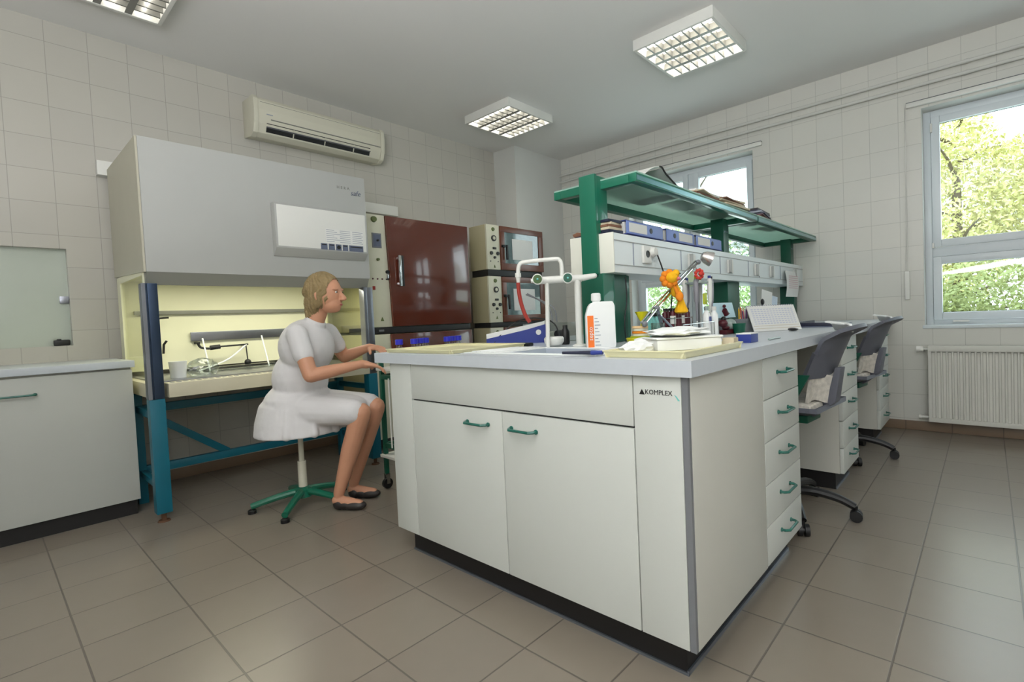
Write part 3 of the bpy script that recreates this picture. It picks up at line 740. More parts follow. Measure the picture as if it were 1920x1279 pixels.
# ------------------------------------------------------------------ shelf unit on the bench
def shelf_unit():
    t = thing('shelf_unit', 'green steel shelf unit with white socket trunking on the bench', 'shelf unit', (3.3, 1.364, .90))
    for (a, c) in ((1.845, 1.935), (3.275, 3.365), (4.775, 4.86)):
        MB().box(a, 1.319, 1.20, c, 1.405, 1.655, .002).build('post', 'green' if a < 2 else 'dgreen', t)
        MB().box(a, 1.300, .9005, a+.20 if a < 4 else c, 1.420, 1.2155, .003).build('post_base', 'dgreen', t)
    MB().box(1.845, 1.296, .9005, 1.935, 1.2995, 1.2155).build('post_cover', 'green', t)
    MB().box(2.046, 1.33, .9005, 2.115, 1.39, 1.2155, .003).build('post_base', 'green', t)
    MB().box(3.476, 1.33, .9005, 3.56, 1.39, 1.2155, .003).build('post_base', 'green', t)
    # trunking (the post passes through it)
    y0, y1, z0, z1 = 1.243, 1.485, 1.216, 1.392
    b = MB().box(1.865, y0+.002, z0, BX1-.01, y1, z1, .002); tr = b.build('socket_trunking', 'trunk', t)
    MB().box(1.858, y0, z0, 1.8645, y1, z1+.001, .001).build('end_plate', 'cap', tr)
    MB().box(BX1-.0095, y0-.001, z0, BX1, y1, z1+.001, .001).build('end_plate', 'cap', tr)
    MB().box(1.840, 1.3185, z0-.002, 1.8575, 1.406, 1.66, .001).build('post_face', 'green', t)
    b = MB().box(1.866, y0-.002, z1-.034, BX1-.012, y0+.0019, z1-.031).box(1.866, y0-.002, z0+.034, BX1-.012, y0+.0019, z0+.037)
    b.build('trunking_rail', 'hood', tr)
    b = MB()
    for x in (2.02, 2.50, 3.02, 3.50, 3.72, 4.2): b.box(x, y0-.0015, z0+.037, x+.004, y0+.0019, z1-.034)
    b.build('cover_joint', 'ptext', tr)
    MB().box(1.86, y0+.03, z1+.0015, BX1, y1-.03, z1+.006).build('top_tray', 'dnavy', tr)
    # closed sockets
    for x in (2.58, 3.13, 3.62, 3.95, 4.55):
        s = MB().box(x, y0-.012, z0+.045, x+.075, y0+.0018, z1-.045, .004).build('socket', 'plastic', tr)
        MB().prism([(x-.004, z0+.05), (x+.022, z0+.045), (x+.022, z1-.045), (x-.004, z1-.05)], 'y', y0-.024, y0-.0125, .003).build('socket_lid', 'hood', s)
    s = MB().box(2.095, y0-.014, z0+.052, 2.165, y0+.0018, z1-.040, .005).build('socket', 'plastic', tr)
    MB().cyl((2.128, y0-.016, 1.312), (2.128, y0-.0145, 1.312), .017).build('socket_hole', 'dark', s)
    MB().lathe([(.026, 0), (.028, .006), (.020, .030), (.008, .036)], mt=Matrix.Translation((2.178, y0-.002, 1.325)) @ Matrix.Rotation(PI/2, 4, 'X')).build('plug', 'plastic', s)
    # top shelves
    for (a, c) in ((1.886, 3.378), (3.398, 4.862)):
        s = thing('glass_shelf', '', ''); del s['label']; del s['category']; s.parent = t; s.location = (0, 0, 0)
        fr = MB().box(a, 1.132, 1.597, c, 1.172, 1.634, .002).box(a, 1.556, 1.597, c, 1.596, 1.634, .002).box(a, 1.172, 1.597, a+.04, 1.556, 1.634, .002).box(c-.04, 1.172, 1.597, c, 1.556, 1.634, .002)
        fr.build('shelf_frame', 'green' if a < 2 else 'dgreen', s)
        MB().box(a+.001, 1.133, 1.6345, c-.001, 1.595, 1.641, .001).build('shelf_glass', 'shelfg', s)
        MB().box(a+.04, 1.1715, 1.603, c-.04, 1.1765, 1.622).box(a+.004, 1.130, 1.603, c-.004, 1.1318, 1.625).build('chrome_strip', 'tealst', s)
    b = MB()
    for x in (3.30, 3.335, 4.80, 4.83): b.cyl((x, 1.3175, 1.55), (x, 1.3192, 1.55), .006)
    b.build('bolt', 'alu', t)
def translucent(name, c, f=.6):
    m = bpy.data.materials.new(name); m.use_nodes = True; N = m.node_tree.nodes; L = m.node_tree.links; b = N['Principled BSDF']
    b.inputs['Base Color'].default_value = rgb(*c); b.inputs['Roughness'].default_value = .25
    t = N.new('ShaderNodeBsdfTranslucent'); mx = N.new('ShaderNodeMixShader'); mx.inputs[0].default_value = f
    nz = N.new('ShaderNodeTexNoise'); nz.inputs['Scale'].default_value = 2; r2 = N.new('ShaderNodeMapRange'); r2.inputs[3].default_value = .85
    L.new(nz.outputs['Fac'], r2.inputs[0]); h = N.new('ShaderNodeHueSaturation'); h.inputs['Color'].default_value = rgb(*c); L.new(r2.outputs[0], h.inputs['Value']); L.new(h.outputs[0], t.inputs[0])
    L.new(b.outputs[0], mx.inputs[1]); L.new(t.outputs[0], mx.inputs[2]); L.new(mx.outputs[0], N['Material Output'].inputs[0]); return m
M['shelfg'] = translucent('frosted green glass sheet', (214, 240, 230), .75)
M['tealst'] = mat('teal reflecting strip', (96, 140, 142), .25, .6)
shelf_unit()

# ------------------------------------------------------------------ things on top of the trunking and shelf
def ring_binder(x, L, label, swap):
    y0 = 1.262; z = 1.3985
    t = thing('ring_binder', label, 'binder', (x+L/2, y0+.1, z), 'blue ring binders lying on the trunking')
    MB().box(x, y0-.012, z, x+L, y0+.19, z+.004, .001).box(x, y0-.004, z+.062, x+L-.01, y0+.19, z+.066, .001).build('cover', 'blue', t)
    MB().box(x, y0-.008, z+.0045, x+L-.005, y0-.004, z+.0615, .001).build('spine', 'lblue', t)
    MB().box(x+.01, y0+.01, z+.0045, x+L-.02, y0+.18, z+.060, .001).build('pages', 'paper', t)
    a = x+.02 if not swap else x+L-.19
    MB().box(a, y0-.0098, z+.012, a+.16, y0-.0085, z+.055).build('spine_label', 'paper', t)
    hx = a+.20 if not swap else a-.05
    MB().cyl((hx, y0-.0105, z+.034), (hx, y0-.0085, z+.034), .013).build('finger_hole', 'dark', t)
    return t
ring_binder(1.99, .345, 'blue ring binder nearest the front post, label at its left', False)
ring_binder(2.372, .325, 'blue ring binder in the middle, finger hole left of its label', True)
ring_binder(2.722, .36, 'blue ring binder farthest along, near the middle post', False)
def paper_stack(name, x0, y0, z, dx, dy, n, mats, label, cat, rz=.0, th=.008, jit=.012, seed=1, group=None, thn=None):
    rnd = random.Random(seed); t = thing(name, label, cat, (x0, y0, z), group)
    zz = z
    for k in range(n):
        h = th*(.7+.6*rnd.random())
        mt = Matrix.Translation((x0+rnd.uniform(-jit, jit), y0+rnd.uniform(-jit, jit), zz)) @ Matrix.Rotation(rz+rnd.uniform(-.12, .12), 4, 'Z')
        MB().box(-dx/2, -dy/2, 0, dx/2, dy/2, h, .001, mt=mt).build('folder', mats[k % len(mats)], t); zz += h+.0004
    return t
paper_stack('file_stack', 1.925, 1.35, 1.3985, .10, .16, 5, ['dnavy', 'paper2', 'brownp', 'paper2', 'dnavy'], 'stack of brown paper files beside the front green post', 'files', th=.010, jit=.004, seed=2)
tag(MB().prism([(1.40, 1.3985), (1.47, 1.3985), (1.478, 1.412), (1.45, 1.420), (1.40, 1.410)], 'x', 1.868, 1.93, .002).build('red_notebook', 'brownp'), 'small reddish notebook on the left end of the trunking', 'notebook')
tag(crumple((3.62, 1.36, 1.3985), (.12, .07, .06), 'clearp', 'plastic_bag', 9, flat=.8), 'crumpled clear plastic bag on the trunking past the middle post', 'bag')
SZ = 1.642
# curved white folder holder with dark edges
t = thing('magazine_rack', 'white bent sheet rack with dark edges on the top shelf', 'rack', (2.25, 1.30, SZ))
MB().sheet(lambda u, v: (2.02+.20*u, 1.19+.28*v, SZ+.003+.088*math.sin(u*PI/2)), 10, 2, .003).build('sheet', 'plastic', t)
MB().sheet(lambda u, v: (2.222+.21*u, 1.19+.28*v, SZ+.086-.082*u**.8), 10, 2, .003).build('sheet', 'hood', t)
MB().tube([(2.20, 1.188, SZ+.090), (2.225, 1.188, SZ+.088), (2.26, 1.188, SZ+.066), (2.36, 1.188, SZ+.030), (2.44, 1.188, SZ+.006)], .0045, seg=6).build('edge_trim', 'ovenblk', t)
MB().box(2.36, 1.19, SZ+.0005, 2.50, 1.47, SZ+.0045, .001).build('foot', 'ovenblk', t)
paper_stack('paper_stack', 2.70, 1.27, SZ, .30, .22, 5, ['paper2', 'paper', 'brownp', 'paper2', 'paper'], 'stack of yellowed papers on the top shelf before the window', 'papers', .05, .009, .015, 4, 'paper stacks on the top shelf')
paper_stack('paper_stack', 3.08, 1.27, SZ, .34, .22, 6, ['paper2', 'paper2', 'paper', 'paper2', 'brownp', 'paper2'], 'stack of brownish papers on the top shelf by the frame joint', 'papers', -.05, .009, .018, 5, 'paper stacks on the top shelf')
paper_stack('book_stack', 3.60, 1.25, SZ, .30, .20, 6, ['brownp', 'wine', 'dnavy', 'ptext', 'dnavy', 'ovenblk'], 'dark books stacked on the second top shelf', 'books', .1, .010, .02, 6)
paper_stack('envelope_pile', 4.02, 1.24, SZ, .26, .18, 2, ['paper2', 'paper2'], 'brown envelopes lying beside the dark books', 'envelopes', -.08, .006, .01, 8)

# ------------------------------------------------------------------ bench things
ZB = .9005
def shallow_tray(x0, x1, y0, y1, h, label, rz=0):
    cx, cy = (x0+x1)/2, (y0+y1)/2; dx, dy = (x1-x0)/2, (y1-y0)/2
    t = thing('shallow_tray', label, 'tray', (cx, cy, ZB))
    b = MB(); b.box(cx-dx+.012, cy-dy+.012, ZB, cx+dx-.012, cy+dy-.012, ZB+.004)
    b.prism([(cy-dy+.002, ZB+h), (cy-dy+.010, ZB), (cy-dy+.016, ZB), (cy-dy+.008, ZB+h)], 'x', cx-dx+.004, cx+dx-.004)
    b.prism([(cy+dy-.002, ZB+h), (cy+dy-.010, ZB), (cy+dy-.016, ZB), (cy+dy-.008, ZB+h)], 'x', cx-dx+.004, cx+dx-.004)
    b.prism([(cx-dx+.002, ZB+h), (cx-dx+.010, ZB), (cx-dx+.016, ZB), (cx-dx+.008, ZB+h)], 'y', cy-dy+.004, cy+dy-.004)
    b.prism([(cx+dx-.002, ZB+h), (cx+dx-.010, ZB), (cx+dx-.016, ZB), (cx+dx-.008, ZB+h)], 'y', cy-dy+.004, cy+dy-.004)
    b.build('tray_body', 'trayc', t)
    b = MB().box(cx-dx, cy-dy, ZB+h-.001, cx+dx, cy-dy+.009, ZB+h+.003, .001).box(cx-dx, cy+dy-.009, ZB+h-.001, cx+dx, cy+dy, ZB+h+.003, .001).box(cx-dx, cy-dy+.009, ZB+h-.001, cx-dx+.009, cy+dy-.009, ZB+h+.003, .001).box(cx+dx-.009, cy-dy+.009, ZB+h-.001, cx+dx, cy+dy-.009, ZB+h+.003, .001)
    b.build('rim', 'trayc', t)
    return t
shallow_tray(1.235, 1.66, 1.615, 2.10, .013, 'cream plastic tray on the left half of the bench end')
tag(MB().box(1.665, 1.60, ZB, 1.70, 1.72, ZB+.016, .006).build('black_clip', 'dark'), 'small black clip at the right corner of the left cream tray', 'clip')
shallow_tray(1.245, 1.672, .618, .888, .018, 'cream plastic tray at the bench corner holding a white foam box')
# foam box on the tray
t = thing('foam_box', 'white foam box on the right cream tray', 'box', (1.547, .777, ZB+.005))
mt = Matrix.Translation((1.54, .772, ZB+.0045)) @ Matrix.Rotation(math.radians(-38), 4, 'Z')
MB().box(-.112, -.058, 0, .112, .058, .036, .005, mt=mt).build('box_body', 'foam', t)
MB().box(-.116, -.062, .0362, .116, .062, .043, .003, mt=mt).build('lid', 'foam', t)
tag(crumple((1.555, .795, ZB+.0485), (.125, .095, .016), 'tissue', 'tissue_pile', 5, amp=.35, flat=.8), 'pile of white paper tissue lying on the foam box', 'tissue')
tag(MB().box(1.618, .628, ZB+.0045, 1.658, .668, ZB+.036, .003).build('small_carton', 'paper2'), 'small beige carton at the right end of the foam box', 'carton')
tag(crumple((1.35, .83, ZB+.0045), (.075, .04, .024), 'tissue', 'crumpled_tissue', 11, amp=.4, flat=.6), 'small crumpled tissue at the left end of the right cream tray', 'tissue')
tag(MB().cyl((1.60, .634, ZB+.013), (1.575, .640, ZB+.013), .007, .005).sph((1.60, .634, ZB+.013), .0075).build('white_plug', 'foam'), 'small white plug lying at the right end of the foam box', 'plug')
# blue box
t = thing('slide_box', 'small blue and white carton right of the cream tray', 'carton', (1.95, .70, ZB))
MB().box(1.905, .675, ZB, 1.985, .730, ZB+.032, .001).build('carton', 'blue', t)
MB().box(1.904, .674, ZB+.0322, 1.986, .731, ZB+.036, .001).build('lid', 'paper', t)
tag(MB().cyl((2.06, .66, ZB+.004), (2.20, .66, ZB+.004), .004).build('thin_rod', 'ggrey'), 'thin grey glass rod lying beside the blue carton', 'rod')
# pen (blue)
t = thing('marker_pen', 'blue marker pen lying in front of the sink', 'pen', (1.26, .98, .906))
P0, P1 = Vector((1.238, 1.040, .9125)), Vector((1.272, .905, .9125))
MB().cyl(P0, P0.lerp(P1, .72), .0045, .0065, seg=10).build('barrel', 'dnavy', t); MB().cyl(P0.lerp(P1, .72), P1, .0075, .0065, seg=10).build('cap', 'blue', t)

# canister
def canister():
    cx, cy = 1.625, 1.165; t = thing('disinfectant_canister', 'white plastic canister with an orange label on the bench', 'canister', (cx, cy, ZB))
    rt = Matrix.Translation((cx, cy, ZB)) @ Matrix.Rotation(math.radians(-49), 4, 'Z')   # local x = picture right
    prof = [(-.055, 0), (.055, 0), (.058, .01), (.057, .165), (.050, .182), (.005, .182), (-.035, .178), (-.046, .165), (-.057, .130), (-.058, .01)]
    MB().prism(prof, 'y', -.036, .036, .006, mt=rt).build('container', 'foam', t)
    MB().lathe([(.015, .178), (.015, .188)], mt=rt @ Matrix.Translation((-.012, 0, 0))).lathe([(.018, .186), (.020, .190), (.019, .212), (.015, .216)], mt=rt @ Matrix.Translation((-.012, 0, 0)), seg=18).build('screw_cap', 'foam', t)
    MB().box(-.052, -.0378, .004, -.028, -.0365, .128, mt=rt).build('orange_label', 'orange', t)
    b = MB()
    for k in range(9): b.box(-.024, -.0372, .115-.013*k, -.024+.012+.010*((k*7) % 3)/2, -.0365, .118-.013*k, mt=rt)
    b.build('printed_lines', 'ptext', t)
    R = rt.to_3x3() @ Vector((0, 0, 1)); U = rt.to_3x3() @ Vector((-1, 0, 0))
    text('lettering', 'septo', .024, rt @ Vector((-.040, -.0384, .058)), R, U, 'paper', t)
    return t
canister()
t = thing('spray_bottle', 'pale green translucent bottle behind the white canister', 'bottle', (1.735, 1.335, ZB))
MB().lathe([(.030, 0), (.033, .004), (.033, .085), (.022, .105), (.012, .112), (.012, .12)], (1.735, 1.262, ZB)).build('bottle_body', mat('pale green plastic', (196, 210, 160), .4), t)
MB().lathe([(.014, .1205), (.014, .14), (.009, .15)], (1.735, 1.262, ZB)).build('cap', 'foam', t)

# laboratory tap
M['olive'] = mat('dark olive disc', (62, 92, 44), .5)
def lab_tap():
    t = thing('laboratory_tap', 'white laboratory tap with green handles and a red hose', 'tap', (1.678, 1.40, ZB))
    r = Vector((.652, -.758, 0)); o = Vector((1.685, 1.318, 0))
    def P(s, z, d=0): return o + r*s + Vector((0, 0, z)) + Vector((.757, .653, 0))*d
    MB().cyl(P(0, ZB+.004), P(0, 1.19), .0135).build('column', 'plastic', t)
    MB().lathe([(.03, 0), (.03, .005), (.018, .012)], P(0, ZB)).build('flange', 'plastic', t)
    MB().cyl(P(-.135, ZB), P(-.128, 1.18), .009).build('side_pipe', 'plastic', t)
    MB().cyl(P(.02, 1.19), P(.075, 1.197), .014, .011).sph(P(.075, 1.197), .011).cyl(P(-.175, 1.187), P(.02, 1.19), .0155).cyl(P(-.045, 1.19), P(-.02, 1.192), .019).cyl(P(-.195, 1.187), P(-.175, 1.187), .009).build('valve_body', 'plastic', t)
    for s, m in ((-.166, 'olive'), (-.040, 'dgreen')):
        a = P(s, 1.19, -.012); e = P(s, 1.19, -.042)
        h = MB().cyl(a, e, .0215, .0225, seg=20).build('handle', 'plastic', t)
        MB().cyl(e, P(s, 1.19, -.0445), .0185, seg=20).build('handle_disc', m, h)
        MB().sph(P(s, 1.19, -.045), .0045).build('centre_cap', 'teald', h)
    MB().tube([P(-.063, 1.20), P(-.063, 1.25), P(-.070, 1.268), P(-.09, 1.275), P(-.215, 1.268), P(-.24, 1.258), P(-.247, 1.235), P(-.249, 1.20)], .0088, smooth=True).build('spout', 'plastic', t)
    MB().cyl(P(-.249, 1.222), P(-.249, 1.205), .013).cyl(P(-.249, 1.205), P(-.249, 1.175), .010, .0065).build('nozzle', 'plastic', t)
    MB().tube([P(-.250, 1.182), P(-.248, 1.14), P(-.240, 1.09), P(-.226, 1.045), P(-.208, 1.012)], .0085).build('rubber_hose', 'red', t)
lab_tap()
# small items beside the tap
t = thing('porcelain_bowl', 'small white bowl at the foot of the tap', 'bowl', (1.66, 1.41, ZB))
MB().lathe([(.022, .0), (.034, .003), (.043, .016), (.044, .030), (.038, .038), (.001, .039)], (1.655, 1.435, ZB+.006)).build('bowl_body', 'plastic', t)
t = thing('instrument_box', 'clear box of cables and a black knob behind the tap', 'instrument', (1.95, 1.85, ZB))
MB().box(2.02, 1.66, ZB, 2.14, 1.98, ZB+.10, .004).build('clear_box', 'clearp', t)
MB().box(2.03, 1.80, ZB+.003, 2.11, 1.95, ZB+.05, .004).build('inner_part', 'acw', t)
MB().cyl((2.02, 1.70, ZB+.04), (1.985, 1.70, ZB+.04), .02).build('knob', 'dark', t)
MB().tube([(2.07, 1.80, ZB+.103), (2.07, 1.83, 1.09), (2.07, 1.98, 1.17)], .004).tube([(2.07, 1.77, ZB+.103), (2.07, 1.80, 1.09), (2.07, 1.99, 1.165)], .004).build('wire', 'edge', t)
t = thing('black_cable', 'black cable arching behind the tap over the file box', 'cable', (1.9, 1.7, ZB))
MB().tube([(1.80, 1.52, .905), (1.85, 1.60, 1.0), (1.86, 1.74, 1.03), (1.86, 1.88, 1.01), (1.80, 1.94, .94), (1.78, 1.96, .905)], .0035).build('cord', 'dark', t)
tag(MB().lathe([(.017, 0), (.02, .01), (.02, .06), (.012, .075), (.012, .09)], (1.80, 1.49, ZB)).build('black_bottle', 'dark'), 'small black bottle standing behind the white tap column', 'bottle')
# blue magazine file lying
t = thing('file_box', 'blue and white cardboard magazine file lying on the bench', 'file box', (1.86, 1.9, ZB))
def fb(u, v): return
mt = Matrix.Translation((1.945, 1.745, ZB)) @ Matrix.Rotation(math.radians(128), 4, 'Z')
MB().prism([(0, 0), (0, .095), (.10, .070), (.31, .030), (.31, 0)], 'y', -.004, .0, 0, mt=mt).prism([(0, 0), (0, .095), (.10, .070), (.31, .030), (.31, 0)], 'y', -.084, -.080, 0, mt=mt).box(-.004, -.084, 0, 0, 0, .095, mt=mt).box(0, -.08, 0, .31, -.004, .004, mt=mt).build('case', 'blue', t)
MB().prism([(.002, .090), (.002, .112), (.31, .055), (.31, .028)], 'y', -.079, -.005, 0, mt=mt).build('papers', 'paper', t)
MB().cyl((.035, .0005, .055), (.035, .002, .055), .014, mt=mt).build('finger_hole', 'paper', t)
# yellow containers
t = thing('sponge_dish', 'yellow plastic dish with a sponge beside the canister', 'dish', (1.83, 1.10, ZB))
MB().lathe([(.035, 0), (.050, .008), (.056, .026), (.053, .028), (.046, .010), (.001, .008)], (1.835, 1.115, ZB)).build('dish_body', 'ypl', t)
MB().lathe([(.036, .009), (.040, .028), (.040, .034), (.001, .034)], (1.838, 1.113, ZB)).build('sponge', 'lime', t)
t = thing('petri_dishes', 'stack of orange and pink dishes on the yellow dish', 'dishes', (1.84, 1.113, ZB+.035))
for k, m in enumerate(('cream', 'yorange', 'cream', 'pinkp')):
    MB().cyl((1.84, 1.113, ZB+.035+k*.0105), (1.84, 1.113, ZB+.0445+k*.0105), .034, seg=24).build('petri_dish', M.get(m) or mat('pale orange plastic', (236, 200, 150), .4), t)
tag(crumple((1.72, 1.00, ZB), (.085, .06, .022), 'tissue', 'cleaning_cloth', 21, amp=.3, flat=.6), 'pale crumpled cloth lying in front of the yellow dish', 'cloth')
t = thing('glass_beaker', 'clear beaker with utensils left of the tube rack', 'beaker', (1.94, 1.08, ZB))
MB().lathe([(.028, 0), (.030, .003), (.030, .085), (.028, .085), (.027, .006), (.001, .006)], (1.925, 1.075, ZB)).build('beaker_wall', 'clearp', t)
MB().lathe([(.001, .007), (.024, .007), (.024, .05), (.001, .05)], (1.925, 1.075, ZB)).build('contents', 'ggrey', t)
t = thing('yellow_funnel', 'yellow funnel leaning in the cup behind the beaker', 'funnel', (1.93, 1.15, ZB))
MB().lathe([(.006, 0), (.006, .09), (.030, .135), (.027, .135), (.001, .09)], (1.935, 1.16, ZB+.002)).build('funnel_body', 'ypl', t)

# desk lamp with hanging toys
t = thing('desk_lamp', 'silver articulated desk lamp with hanging plush toys', 'desk lamp', (2.02, 1.06, ZB))
A, Bp, Hh = Vector((1.800, 1.066, .985)), Vector((2.107, 1.10, 1.123)), Vector((2.40, 1.10, 1.275))
piv = Vector((1.940, 1.085, 1.048))
MB().lathe([(.055, 0), (.055, .012), (.02, .02)], (2.00, 1.085, ZB), seg=26).build('base', 'chrome', t)
MB().tube([(2.00, 1.085, ZB+.02), (1.99, 1.085, .95), piv], .008, smooth=False).tube([piv+Vector((0, -.012, -.03)), (2.06, 1.03, ZB+.014)], .005, smooth=False).build('stand', 'alu', t)
MB().tube([A, piv, Bp, Hh], .0055, smooth=False).tube([A+Vector((0, .016, .006)), piv+Vector((0, .016, .006)), Hh+Vector((0, .016, .006))], .0045, smooth=False).build('arm', 'chrome', t)
for q in (piv, A, Bp, Hh): MB().sph(q, .013).build('joint', 'edge', t)
hd = Matrix.Translation(Hh+Vector((.035, -.035, .018))) @ Matrix.Rotation(math.radians(-52), 4, 'Z') @ Matrix.Rotation(math.radians(112), 4, 'Y')
MB().lathe([(.006, -.036), (.020, -.032), (.030, -.014), (.036, .012), (.037, .020), (.034, .020), (.026, -.010), (.001, -.026)], mt=hd).build('lamp_shade', mat('satin lamp shade', (196, 190, 186), .25, .8), t)
MB().sph((0, 0, .0), .014, mt=hd).build('bulb', 'foam', t)

def plush():
    n0 = set(bpy.data.objects)
    o = Vector((2.115, 1.072, 0))
    t = thing('plush_toy', 'yellow and orange plush toy hanging from the lamp arm', 'toy', (2.12, 1.07, 1.05))
    b = MB()
    for k in range(8):
        a = 2*PI*k/8
        b.sph((2.085+.030*math.cos(a)*.62, 1.060-.030*math.cos(a)*.75, 1.180+.028*math.sin(a)), .016, sub=2)
    b.build('mane', 'yorange', t)
    MB().sph((2.085, 1.048, 1.185), .026).sph((2.100, 1.035, 1.203), .017).build('head', 'yellow', t)
    MB().sph((2.098, 1.022, 1.178), .012, (1, .8, .6)).build('muzzle', 'pink', t)
    MB().sph((2.085, 1.028, 1.196), .0035).sph((2.105, 1.018, 1.200), .0035).build('eye', 'dark', t)
    MB().cap((2.115, 1.055, 1.150), (2.135, 1.055, 1.118), .018, .024).build('body', 'yellow', t)
    MB().cap((2.105, 1.045, 1.145), (2.115, 1.035, 1.110), .009, .011).sph((2.117, 1.03, 1.098), .020, (.9, .9, 1.15)).build('arm', 'yorange', t)
    MB().tube([(2.135, 1.055, 1.115), (2.150, 1.05, 1.09)], .007, smooth=False).lathe([(.006, .030), (.013, .018), (.022, -.010), (.031, -.030), (.030, -.038), (.018, -.044), (.001, -.044)], (2.160, 1.045, 1.066)).build('leg', 'yellow', t)
    t.location += Vector((-.025, .024, 0))
plush()
t = thing('red_rosette', 'red rosette hanging beside the lamp arm', 'ornament', (2.34, 1.06, 1.19))
b = MB()
for k in range(9):
    a = 2*PI*k/9; b.sph((2.34+.017*math.cos(a)*.65, 1.07-.017*math.cos(a)*.75, 1.21+.020*math.sin(a)), .009, sub=2)
b.sph((2.335, 1.06, 1.21), .012, sub=2); b.build('petals', mat('red fabric', (200, 62, 50), .8), t)
MB().tube([(2.34, 1.08, 1.225), (2.345, 1.09, 1.25)], .0015, smooth=False).build('thread', 'dark', t)
tag(MB().sheet(lambda u, v: (2.47+.05*u+.035*v, 1.20-.01*u, 1.235-.075*v+.01*u), 4, 6, .0015).build('paper_note', mat('pale green paper', (206, 222, 186), .8)), 'pale green paper strip stuck on the trunking edge', 'note')

# pipette stand
def pipette_stand():
    cx, cy = 2.43, 1.12
    t = thing('pipette_stand', 'round grey stand with hanging pipettes under the trunking', 'pipette stand', (cx, cy, ZB))
    MB().lathe([(.07, 0), (.07, .01), (.02, .018)], (cx, cy, ZB)).cyl((cx, cy, ZB+.012), (cx, cy, 1.19), .006).build('pole', 'edge', t)
    MB().lathe([(.045, 0), (.075, .003), (.075, .010), (.045, .013)], (cx, cy, 1.165)).build('carousel', 'ggrey', t)
    for k in range(6):
        a = 2*PI*k/6+.3; x, y = cx+.070*math.cos(a), cy+.070*math.sin(a)
        if y > 1.19: y = 1.19
        p = MB().lathe([(.004, -.10), (.006, -.02), (.011, .0), (.013, .05), (.013, .095), (.009, .11)], (x, y, 1.08), seg=12).build('pipette', 'greypip' if k % 2 else 'plastic', t)
        MB().lathe([(.0015, -.135), (.0045, -.10)], (x, y, 1.0795), seg=8).build('tip_cone', 'foam', p)
        MB().cyl((x, y, 1.191), (x, y, 1.203), .008, seg=10).build('plunger', ('lime', 'blue', 'dark')[k % 3], p)
pipette_stand()
t = thing('lime_sponge', '', ''); bpy.data.objects.remove(t)
tag(MB().box(2.335, 1.045, 1.06, 2.37, 1.055, 1.115, .006).build('lime_tag', 'lime'), 'lime green tag hanging among the pipettes', 'tag')

# tube rack with capped tubes
def tube_rack(x, y, cols, rows, pitch, h, label, capm, bodym, seed=1):
    t = thing('tube_rack', label, 'rack', (x, y, ZB))
    w = cols*pitch; d = rows*pitch; b = MB()
    for z in (.055, .10): 
        for yy in (y, y+d): b.cyl((x, yy, ZB+z), (x+w, yy, ZB+z), .002, seg=6)
        for xx in (x, x+w): b.cyl((xx, y, ZB+z), (xx, y+d, ZB+z), .002, seg=6)
    for xx in (x, x+w):
        for yy in (y, y+d): b.cyl((xx, yy, ZB), (xx, yy, ZB+.105), .0025, seg=6)
    b.box(x+.002, y+.002, ZB+.054, x+w-.002, y+d-.002, ZB+.058)
    b.build('wire_frame', 'chrome', t)
    return t
def capped(x, y, z, r, h, label, group, bodym, capm, name='reagent_bottle', cat='bottle', lab=None):
    t = thing(name, label, cat, (x, y, z), group)
    MB().lathe([(r*.9, 0), (r, .003), (r, h*.72), (r*.5, h*.84), (r*.5, h*.87)], (x, y, z), seg=14).build('body', bodym, t)
    MB().lathe([(r*.62, h*.871), (r*.62, h), (r*.5, h)], (x, y, z), seg=12).build('cap', capm, t)
    if lab: MB().cyl((x, y, z+h*.18), (x, y, z+h*.6), r*1.03, seg=14, caps=False).build('paper_label', lab, t)
    return t
tube_rack(2.10, 1.085, 6, 3, .030, .055, 'chrome wire rack holding small red-capped bottles', 'wine', 'clearp')
ci = 0
names = ['first', 'second', 'third', 'fourth', 'fifth', 'sixth']
for j in range(2):
    for i in range(6):
        capped(2.116+i*.030, 1.103+j*.040, ZB+.0585, .0130, .088, '%s wine-red bottle from the left in the %s row of the wire rack' % (names[i], ('front', 'rear')[j]), 'wine red bottles in the wire rack', 'wine', 'ovenblk', lab='paper' if (i+j) % 3 == 0 else None)
for i, (x, y, h, lb) in enumerate(((1.985, 1.16, .135, 'teal glass bottle behind the wire rack, left one'), (2.030, 1.165, .13, 'teal glass bottle behind the wire rack, middle one'), (2.073, 1.165, .13, 'teal glass bottle behind the wire rack, right one'))):
    capped(x, y, ZB, .022, h, lb, 'teal glass bottles behind the wire rack', 'teald', 'dark')
t = capped(2.330, 1.035, ZB, .019, .15, 'white bottle with a blue square label below the pipettes', None, 'foam', 'ggrey'); MB().box(2.318, 1.0145, ZB+.07, 2.342, 1.0157, ZB+.10).build('blue_label', 'blue', t)
capped(2.385, 1.02, ZB, .019, .148, 'plain white bottle right of the blue-labelled bottle', None, 'foam', 'plastic')
# wire rod across
tag(MB().tube([(1.98, .985, ZB+.072), (2.30, .985, ZB+.076)], .0025, smooth=False).cyl((1.98, .985, ZB), (1.98, .985, ZB+.073), .003).cyl((2.30, .985, ZB), (2.30, .985, ZB+.077), .003).build('wire_rail', 'chrome'), 'low chrome rail standing in front of the bottle rack', 'rail')

